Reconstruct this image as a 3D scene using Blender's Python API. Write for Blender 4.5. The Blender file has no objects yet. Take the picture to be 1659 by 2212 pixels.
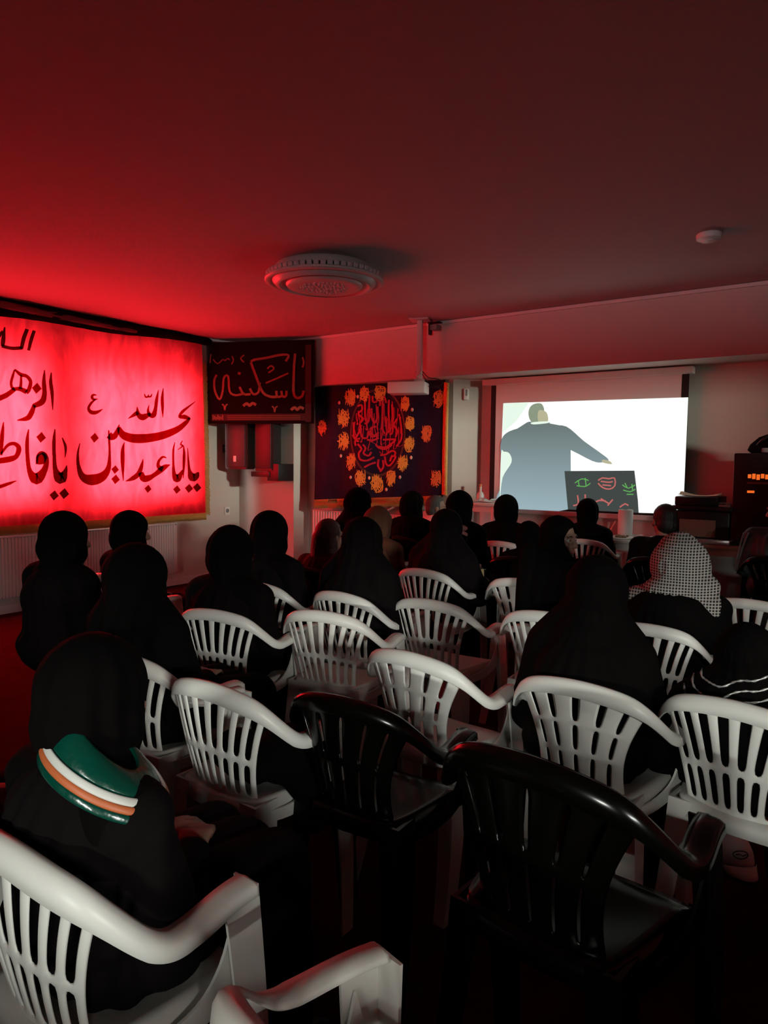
import bpy, bmesh, math, random
import numpy as np
from mathutils import Vector, Matrix
from mathutils.bvhtree import BVHTree

PI = math.pi
rnd = random.Random(7)
scene = bpy.context.scene
COL = scene.collection
CEIL, SOF = 2.884, 2.325          # room height, underside of the dropped beam
XL, YS, YB = -6.59, 6.2, 6.64     # left wall, beam front, recess back wall

# ------------------------------------------------------------------ camera
cam_d = bpy.data.cameras.new('camera')
cam = bpy.data.objects.new('camera', cam_d)
COL.objects.link(cam)
Rr = Vector((0.81899324, 0.57371497, 0.01006007))
Ru = Vector((-0.04888498, 0.05229461, 0.99743448))
Rf = Vector((-0.571717, 0.81738388, -0.07087498))
cam.matrix_world = Matrix(((Rr.x, Ru.x, -Rf.x, 0), (Rr.y, Ru.y, -Rf.y, 0), (Rr.z, Ru.z, -Rf.z, 1.448), (0, 0, 0, 1)))
cam_d.sensor_fit = 'VERTICAL'
cam_d.sensor_height = 24.0
cam_d.lens = 24.0 * 1503.5 / 2212.0
cam_d.clip_start = 0.05
scene.camera = cam

# ------------------------------------------------------------------ colour, world, large lights
scene.view_settings.view_transform = 'Standard'
scene.view_settings.look = 'None'
scene.view_settings.exposure = 0.0
scene.view_settings.gamma = 1.0
scene.view_settings.use_curve_mapping = False
scene.cycles.use_denoising = True
scene.cycles.max_bounces = 8
scene.cycles.diffuse_bounces = 5
scene.cycles.caustics_reflective = False
scene.cycles.caustics_refractive = False
wd = bpy.data.worlds.new('world')
scene.world = wd
wd.use_nodes = True
wd.node_tree.nodes['Background'].inputs[0].default_value = (0.5, 0.45, 0.45, 1)
wd.node_tree.nodes['Background'].inputs[1].default_value = 0.002

def area(name, loc, target, sx, sy, energy, color, spread=PI):
    d = bpy.data.lights.new(name, 'AREA')
    d.shape = 'RECTANGLE'
    d.size, d.size_y, d.energy, d.color = sx, sy, energy, color
    d.spread = spread
    o = bpy.data.objects.new(name, d)
    COL.objects.link(o)
    o.location = loc
    o.rotation_euler = (Vector(target) - Vector(loc)).to_track_quat('-Z', 'Y').to_euler()
    return o

# daylight through the two windows behind the red banner; other lamps are added outside
RIGHT_E = 450.0
BACK_E = 840.0
GLOW_E = 200.0
SIDE_E = 11.0
WIN_E = 108.0
area('daylight_near', (-6.70, 3.0, 1.66), (0, 3.0, 1.66), 1.36, 1.34, WIN_E, (1.0, 0.96, 0.94))
area('daylight_far', (-6.70, 4.70, 1.66), (0, 4.70, 1.66), 1.36, 1.34, WIN_E, (1.0, 0.96, 0.94))
area('unseen_right_light', (6.5, -3.2, 2.2), (2.6, -.9, 1.6), 2.4, 0.3, RIGHT_E, (0.97, 1.0, 0.93))  # unseen source behind right, placed to light the chair backs
area('added_back_fill', (1.0, -9.0, 2.3), (.6, -5.4, 1.7), 1.8, 0.3, BACK_E, (0.97, 1.0, 0.93))  # added fill from behind, softens the shadows on the chairs
area('added_ceiling_fill', (1.0, -9.0, 1.48), (.5, -5.4, 1.80), 2.0, 0.2, GLOW_E, (1.0, 0.95, 1.0))  # added low lamp, lifts ceiling and beam with neutral light
area('added_recess_light', (4.6, 4.70, 2.30), (-5.2, 6.30, 1.66), 0.5, 0.16, SIDE_E, (0.97, 1.0, 0.84), 0.46)  # added narrow lamp aimed at the recess and oval banner

# ------------------------------------------------------------------ materials
def mat(name, color, rough=0.6, metal=0.0, spec=0.5, noise=0.0, nscale=30.0, bump=0.0, bscale=60.0, emit=None, estr=0.0):
    m = bpy.data.materials.new(name)
    m.use_nodes = True
    nt = m.node_tree
    b = nt.nodes['Principled BSDF']
    b.inputs['Base Color'].default_value = (*color, 1)
    b.inputs['Roughness'].default_value = rough
    b.inputs['Metallic'].default_value = metal
    b.inputs['Specular IOR Level'].default_value = spec
    tc = nt.nodes.new('ShaderNodeTexCoord')
    if noise:
        n = nt.nodes.new('ShaderNodeTexNoise')
        n.inputs['Scale'].default_value = nscale
        n.inputs['Detail'].default_value = 4
        nt.links.new(tc.outputs['Object'], n.inputs['Vector'])
        r = nt.nodes.new('ShaderNodeMapRange')
        r.inputs[3].default_value = 1 - noise
        r.inputs[4].default_value = 1 + noise
        nt.links.new(n.outputs['Fac'], r.inputs[0])
        x = nt.nodes.new('ShaderNodeVectorMath')
        x.operation = 'SCALE'
        x.inputs[0].default_value = color
        nt.links.new(r.outputs[0], x.inputs['Scale'])
        nt.links.new(x.outputs[0], b.inputs['Base Color'])
    if bump:
        n = nt.nodes.new('ShaderNodeTexNoise')
        n.inputs['Scale'].default_value = bscale
        n.inputs['Detail'].default_value = 3
        nt.links.new(tc.outputs['Object'], n.inputs['Vector'])
        bp = nt.nodes.new('ShaderNodeBump')
        bp.inputs['Strength'].default_value = bump
        bp.inputs['Distance'].default_value = 0.01
        nt.links.new(n.outputs['Fac'], bp.inputs['Height'])
        nt.links.new(bp.outputs['Normal'], b.inputs['Normal'])
    if emit:
        b.inputs['Emission Color'].default_value = (*emit, 1)
        b.inputs['Emission Strength'].default_value = estr
    return m

def emission(name, color, strength):
    m = bpy.data.materials.new(name)
    m.use_nodes = True
    nt = m.node_tree
    nt.nodes.clear()
    e = nt.nodes.new('ShaderNodeEmission')
    e.inputs[0].default_value = (*color, 1)
    e.inputs[1].default_value = strength
    o = nt.nodes.new('ShaderNodeOutputMaterial')
    nt.links.new(e.outputs[0], o.inputs[0])
    return m

def cloth_glow(name, trans, diff, fac, folds=True):
    """thin cloth that lets daylight through; the weave is uneven where it is creased"""
    m = bpy.data.materials.new(name)
    m.use_nodes = True
    nt = m.node_tree
    nt.nodes.clear()
    t = nt.nodes.new('ShaderNodeBsdfTranslucent')
    d = nt.nodes.new('ShaderNodeBsdfDiffuse')
    d.inputs[0].default_value = (*diff, 1)
    mx = nt.nodes.new('ShaderNodeMixShader')
    mx.inputs[0].default_value = fac
    o = nt.nodes.new('ShaderNodeOutputMaterial')
    nt.links.new(d.outputs[0], mx.inputs[1])
    nt.links.new(t.outputs[0], mx.inputs[2])
    nt.links.new(mx.outputs[0], o.inputs[0])
    t.inputs[0].default_value = (*trans, 1)
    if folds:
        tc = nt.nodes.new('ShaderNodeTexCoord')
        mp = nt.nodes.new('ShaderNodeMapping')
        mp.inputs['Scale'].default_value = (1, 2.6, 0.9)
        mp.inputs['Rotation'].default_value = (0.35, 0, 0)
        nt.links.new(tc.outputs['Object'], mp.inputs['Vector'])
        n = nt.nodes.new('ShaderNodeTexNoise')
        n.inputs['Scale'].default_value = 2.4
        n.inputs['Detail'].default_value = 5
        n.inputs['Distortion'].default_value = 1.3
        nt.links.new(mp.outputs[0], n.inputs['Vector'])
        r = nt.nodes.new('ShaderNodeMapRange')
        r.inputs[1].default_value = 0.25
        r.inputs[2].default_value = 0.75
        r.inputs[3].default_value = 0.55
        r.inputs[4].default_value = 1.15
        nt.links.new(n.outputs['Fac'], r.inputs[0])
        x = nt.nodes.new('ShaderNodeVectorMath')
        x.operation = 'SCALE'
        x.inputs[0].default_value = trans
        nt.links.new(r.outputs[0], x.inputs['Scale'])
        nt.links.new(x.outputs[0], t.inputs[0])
    return m

M = {}
M['wall'] = mat('wall_paint', (0.56, 0.53, 0.48), 0.85, noise=0.04, nscale=3, bump=0.05, bscale=90)
M['ceiling'] = mat('ceiling_paint', (0.43, 0.39, 0.385), 0.9, noise=0.03, nscale=2, bump=0.05, bscale=120)
M['floor'] = mat('dark_red_vinyl', (0.06, 0.008, 0.009), 0.95, spec=0.02, noise=0.25, nscale=8)
M['trim'] = mat('painted_trim', (0.7, 0.66, 0.64), 0.6, noise=0.03)
M['white'] = mat('white_plastic', (0.74, 0.74, 0.69), 0.42, noise=0.05, nscale=12)
M['white2'] = mat('warm_white_plastic', (0.70, 0.68, 0.63), 0.4, noise=0.06, nscale=14)
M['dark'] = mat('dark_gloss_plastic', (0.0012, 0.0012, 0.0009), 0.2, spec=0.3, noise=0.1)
M['radiator'] = mat('radiator_enamel', (0.68, 0.66, 0.64), 0.45, noise=0.03)
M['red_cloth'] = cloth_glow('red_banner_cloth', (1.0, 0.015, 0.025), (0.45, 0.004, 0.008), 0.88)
M['red_letter'] = cloth_glow('maroon_lettering', (0.05, 0.0004, 0.002), (0.04, 0.002, 0.004), 0.7, False)
M['gold'] = mat('gold_thread', (0.75, 0.48, 0.14), 0.45, metal=0.3, noise=0.4, nscale=160, bump=0.5, bscale=240)
M['goldtext'] = mat('dull_gold_thread', (0.20, 0.125, 0.075), 0.5, noise=0.35, nscale=60)
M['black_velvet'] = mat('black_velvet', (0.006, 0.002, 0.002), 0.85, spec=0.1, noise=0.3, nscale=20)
M['brown_band'] = mat('brown_border_cloth', (0.022, 0.008, 0.007), 0.7, noise=0.5, nscale=40)
M['satin'] = mat('dark_satin', (0.009, 0.014, 0.034), 0.4, spec=0.08, noise=0.6, nscale=9, bump=0.35, bscale=5)
M['red_thread'] = mat('red_thread', (0.42, 0.015, 0.04), 0.5, noise=0.3, nscale=60)
M['yellow_thread'] = mat('yellow_thread', (0.62, 0.46, 0.07), 0.5, noise=0.3, nscale=80)
M['orange_thread'] = mat('orange_thread', (0.6, 0.22, 0.06), 0.5, noise=0.3, nscale=80)
M['green_rim'] = mat('green_black_rim', (0.015, 0.03, 0.02), 0.4)
M['bead'] = mat('cream_bead', (0.7, 0.58, 0.42), 0.4)
M['speaker'] = mat('speaker_black', (0.02, 0.018, 0.02), 0.45)
M['grille'] = mat('speaker_grille', (0.05, 0.05, 0.058), 0.4, noise=0.3, nscale=200)
M['badge'] = mat('badge_white', (0.8, 0.8, 0.8), 0.4)
M['screen'] = mat('screen_fabric', (0.78, 0.78, 0.76), 0.8)
M['screen_black'] = mat('screen_border', (0.008, 0.008, 0.009), 0.7)
M['grey'] = mat('grey_plastic', (0.25, 0.25, 0.26), 0.5)
M['metal'] = mat('painted_steel', (0.55, 0.53, 0.52), 0.4, metal=0.2)
M['black'] = mat('black_plastic', (0.01, 0.01, 0.011), 0.4)
M['projector'] = mat('projector_white', (0.72, 0.68, 0.68), 0.45)
M['crystal'] = mat('crystal_acrylic', (0.62, 0.6, 0.6), 0.08, spec=0.8, bump=0.9, bscale=90)
M['lampwhite'] = mat('lamp_acrylic', (0.6, 0.57, 0.54), 0.3)
M['skin'] = mat('skin', (0.30, 0.165, 0.12), 0.55, noise=0.08, nscale=40)
M['skin2'] = mat('skin_pale', (0.26, 0.15, 0.11), 0.55, noise=0.08, nscale=40)
M['eye'] = mat('eye_white', (0.4, 0.37, 0.35), 0.2)
M['iris'] = mat('iris_dark', (0.02, 0.012, 0.008), 0.2)
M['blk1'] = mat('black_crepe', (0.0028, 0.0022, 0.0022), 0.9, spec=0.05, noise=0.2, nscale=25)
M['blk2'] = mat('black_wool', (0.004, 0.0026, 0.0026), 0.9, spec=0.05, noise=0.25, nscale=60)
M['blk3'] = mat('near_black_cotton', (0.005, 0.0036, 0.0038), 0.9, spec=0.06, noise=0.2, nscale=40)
M['maroon'] = mat('dark_maroon_cloth', (0.05, 0.012, 0.012), 0.85, spec=0.15, noise=0.2, nscale=40)
M['tan'] = mat('tan_coat_cloth', (0.13, 0.05, 0.024), 0.85, noise=0.2, nscale=30)
M['hair_brown'] = mat('brown_hair', (0.045, 0.011, 0.008), 0.5, noise=0.4, nscale=70, bump=0.5, bscale=140)
M['hair_black'] = mat('black_hair', (0.010, 0.008, 0.008), 0.5, noise=0.3, nscale=70, bump=0.5, bscale=140)
M['hair_grey'] = mat('grey_hair', (0.06, 0.058, 0.05), 0.6, noise=0.3, nscale=70, bump=0.5, bscale=140)
M['pinkscarf'] = mat('pink_striped_scarf', (0.42, 0.2, 0.2), 0.8, noise=0.3, nscale=40)
M['teal'] = mat('dark_teal_cloth', (0.012, 0.02, 0.02), 0.6, noise=0.2, nscale=30)
M['teal_stripe'] = mat('pale_teal_stripe', (0.12, 0.17, 0.17), 0.6)
M['green'] = mat('green_satin', (0.0, 0.05, 0.032), 0.25, spec=0.7, bump=0.3, bscale=30)
M['stripe_white'] = mat('white_piping', (0.62, 0.62, 0.58), 0.5)
M['stripe_orange'] = mat('orange_piping', (0.5, 0.12, 0.035), 0.5)
M['silver'] = mat('silver_thread', (0.5, 0.5, 0.48), 0.35, metal=0.5, noise=0.4, nscale=120)
M['shirt'] = mat('white_shirt', (0.8, 0.8, 0.76), 0.7)
M['paper'] = mat('white_paper', (0.82, 0.81, 0.76), 0.8, noise=0.03)
M['kraft'] = mat('cream_paper', (0.72, 0.64, 0.42), 0.8)
M['table'] = mat('pale_tabletop', (0.62, 0.6, 0.55), 0.5, noise=0.06)
M['cardboard'] = mat('brown_panel', (0.22, 0.17, 0.12), 0.7)
M['foil'] = mat('bright_foil', (0.7, 0.72, 0.7), 0.25, metal=0.7)
M['food'] = mat('dates_and_nuts', (0.2, 0.11, 0.035), 0.5, noise=0.5, nscale=60)
M['shoe'] = mat('black_shoe', (0.012, 0.012, 0.012), 0.4)
M['glass'] = mat('window_pane', (0.9, 0.92, 0.92), 0.05)
M['frame'] = mat('window_frame', (0.8, 0.79, 0.78), 0.4)
M['orange_led'] = emission('orange_display', (1.0, 0.16, 0.02), 0.9)
M['phone_pic'] = emission('phone_picture', (0.55, 0.08, 0.05), 0.35)
M['phone_pic2'] = emission('phone_picture_pale', (0.45, 0.3, 0.14), 0.3)

def checker_cloth():
    m = mat('checked_headcloth', (0.02, 0.018, 0.018), 0.9)
    nt = m.node_tree
    b = nt.nodes['Principled BSDF']
    tc = nt.nodes.new('ShaderNodeTexCoord')
    sep = nt.nodes.new('ShaderNodeSeparateXYZ')
    nt.links.new(tc.outputs['Object'], sep.inputs[0])
    outs = []
    for axis, ph in (('Z', 0.0), ('X', 0.0)):
        mu = nt.nodes.new('ShaderNodeMath'); mu.operation = 'MULTIPLY'; mu.inputs[1].default_value = 2 * PI / 0.0115
        nt.links.new(sep.outputs[axis], mu.inputs[0])
        si = nt.nodes.new('ShaderNodeMath'); si.operation = 'SINE'
        nt.links.new(mu.outputs[0], si.inputs[0])
        gt = nt.nodes.new('ShaderNodeMath'); gt.operation = 'GREATER_THAN'; gt.inputs[1].default_value = 0.55
        nt.links.new(si.outputs[0], gt.inputs[0])
        outs.append(gt)
    mx = nt.nodes.new('ShaderNodeMath'); mx.operation = 'MAXIMUM'
    nt.links.new(outs[0].outputs[0], mx.inputs[0]); nt.links.new(outs[1].outputs[0], mx.inputs[1])
    mi = nt.nodes.new('ShaderNodeMix'); mi.data_type = 'RGBA'
    mi.inputs[6].default_value = (0.015, 0.013, 0.013, 1); mi.inputs[7].default_value = (0.34, 0.32, 0.29, 1)
    nt.links.new(mx.outputs[0], mi.inputs[0])
    nt.links.new(mi.outputs[2], b.inputs['Base Color'])
    return m
M['check'] = checker_cloth()

# ------------------------------------------------------------------ helpers
def obj(name, bm, m, parent=None, smooth=True, mods=None):
    """link a bmesh as one mesh object"""
    me = bpy.data.meshes.new(name)
    bmesh.ops.recalc_face_normals(bm, faces=bm.faces)
    bm.to_mesh(me)
    bm.free()
    return obj_me(name, me, m, parent, smooth, mods)

def obj_me(name, me, m, parent=None, smooth=True, mods=None):
    o = bpy.data.objects.new(name, me)
    COL.objects.link(o)
    me.materials.clear()
    me.materials.append(M[m] if isinstance(m, str) else m)
    if mods:
        for kind, kw in mods:
            md = o.modifiers.new(kind, kind)
            for k, v in kw.items():
                setattr(md, k, v)
        dg = bpy.context.evaluated_depsgraph_get()
        nm = bpy.data.meshes.new_from_object(o.evaluated_get(dg))
        o.modifiers.clear()
        old = o.data
        o.data = nm
        bpy.data.meshes.remove(old)
        nm.name = name
        if not nm.materials:
            nm.materials.append(M[m] if isinstance(m, str) else m)
    if smooth:
        o.data.polygons.foreach_set('use_smooth', [True] * len(o.data.polygons))
        if smooth == 'auto':
            o.data.set_sharp_from_angle(angle=math.radians(40))
    if parent:
        o.parent = parent
    return o

def thing(name, label, cat, loc=(0, 0, 0), rotz=0.0, group=None):
    o = bpy.data.objects.new(name, None)
    COL.objects.link(o)
    o.location = loc
    o.rotation_euler = (0, 0, rotz)
    o.empty_display_size = 0.1
    return tag(o, label, cat, group)

def tag(o, label, cat, group=None):
    o['label'] = label
    o['category'] = cat
    if group:
        o['group'] = group
    return o

def struct(name, bm, m, parent=None, smooth=False):
    o = obj(name, bm, m, parent, smooth)
    if not parent:
        o['kind'] = 'structure'
    return o

def box(bm, lo, hi, bevel=0.0, mtx=None):
    xs, ys, zs = zip(lo, hi)
    vs = [bm.verts.new((x, y, z)) for x in xs for y in ys for z in zs]
    for f in ((0, 1, 3, 2), (4, 6, 7, 5), (0, 4, 5, 1), (2, 3, 7, 6), (0, 2, 6, 4), (1, 5, 7, 3)):
        bm.faces.new([vs[i] for i in f])
    if bevel:
        es = list({e for v in vs for e in v.link_edges})
        r = bmesh.ops.bevel(bm, geom=es, offset=bevel, segments=2, profile=0.5, affect='EDGES')
        vs = list({v for f in r['faces'] for v in f.verts} | {v for v in vs if v.is_valid})
    if mtx is not None:
        bmesh.ops.transform(bm, matrix=mtx, verts=[v for v in vs if v.is_valid])
    return vs

def lathe(bm, prof, n=48, center=(0, 0, 0), axis='z'):
    rings = []
    for r, z in prof:
        ring = []
        for i in range(n):
            a = 2 * PI * i / n
            p = (r * math.cos(a), r * math.sin(a), z)
            ring.append(bm.verts.new((center[0] + p[0], center[1] + p[1], center[2] + p[2])))
        rings.append(ring)
    for a, b in zip(rings, rings[1:]):
        for i in range(n):
            j = (i + 1) % n
            bm.faces.new((a[i], a[j], b[j], b[i]))
    if prof[0][0] > 1e-4:
        bm.faces.new(rings[0][::-1])
    if prof[-1][0] > 1e-4:
        bm.faces.new(rings[-1])

def tube(bm, pts, r, n=8, closed=False):
    pts = [Vector(p) for p in pts]
    rr = r if isinstance(r, (list, tuple)) else [r] * len(pts)
    rings = []
    for i, p in enumerate(pts):
        t = (pts[min(i + 1, len(pts) - 1)] - pts[max(i - 1, 0)])
        t = t.normalized() if t.length > 1e-9 else Vector((0, 0, 1))
        a = t.cross(Vector((0, 0, 1)))
        if a.length < 1e-3:
            a = t.cross(Vector((0, 1, 0)))
        a.normalize()
        b = t.cross(a)
        rings.append([bm.verts.new(p + (a * math.cos(2 * PI * k / n) + b * math.sin(2 * PI * k / n)) * rr[i]) for k in range(n)])
    for A, B in zip(rings, rings[1:]):
        for k in range(n):
            bm.faces.new((A[k], A[(k + 1) % n], B[(k + 1) % n], B[k]))
    bm.faces.new(rings[0][::-1])
    bm.faces.new(rings[-1])

def crom(P, n=8):
    P = [np.array(p, float) for p in P]
    out = []
    for i in range(len(P) - 1):
        p0, p1, p2, p3 = P[max(i - 1, 0)], P[i], P[i + 1], P[min(i + 2, len(P) - 1)]
        for k in range(n):
            t = k / n
            out.append(.5 * (2 * p1 + (p2 - p0) * t + (2 * p0 - 5 * p1 + 4 * p2 - p3) * t * t + (3 * p1 - p0 - 3 * p2 + p3) * t ** 3))
    out.append(P[-1])
    return out

def ribbons(bm, strips, put):
    """flat lettering: every stroke is a strip of left/right outline points on its own surface"""
    for s in strips:
        vs = [(bm.verts.new(put(a, b)), bm.verts.new(put(c, d))) for a, b, c, d in s]
        for (a, b), (c, d) in zip(vs, vs[1:]):
            try:
                bm.faces.new((a, b, d, c))
            except ValueError:
                pass

def poly(bm, pts, put, smooth=0):
    if smooth:
        q = [np.array(p) for p in pts]
        q = crom([q[-1]] + q + [q[0], q[1]], smooth)
        pts = q[smooth:-smooth - 1]
    f = bm.faces.new([bm.verts.new(put(*p)) for p in pts])
    bmesh.ops.triangulate(bm, faces=[f])

def copy_tree(o, parent=None):
    c = o.copy()
    COL.objects.link(c)
    if parent:
        c.parent = parent
    for ch in list(o.children):
        copy_tree(ch, c)
    return c

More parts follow.
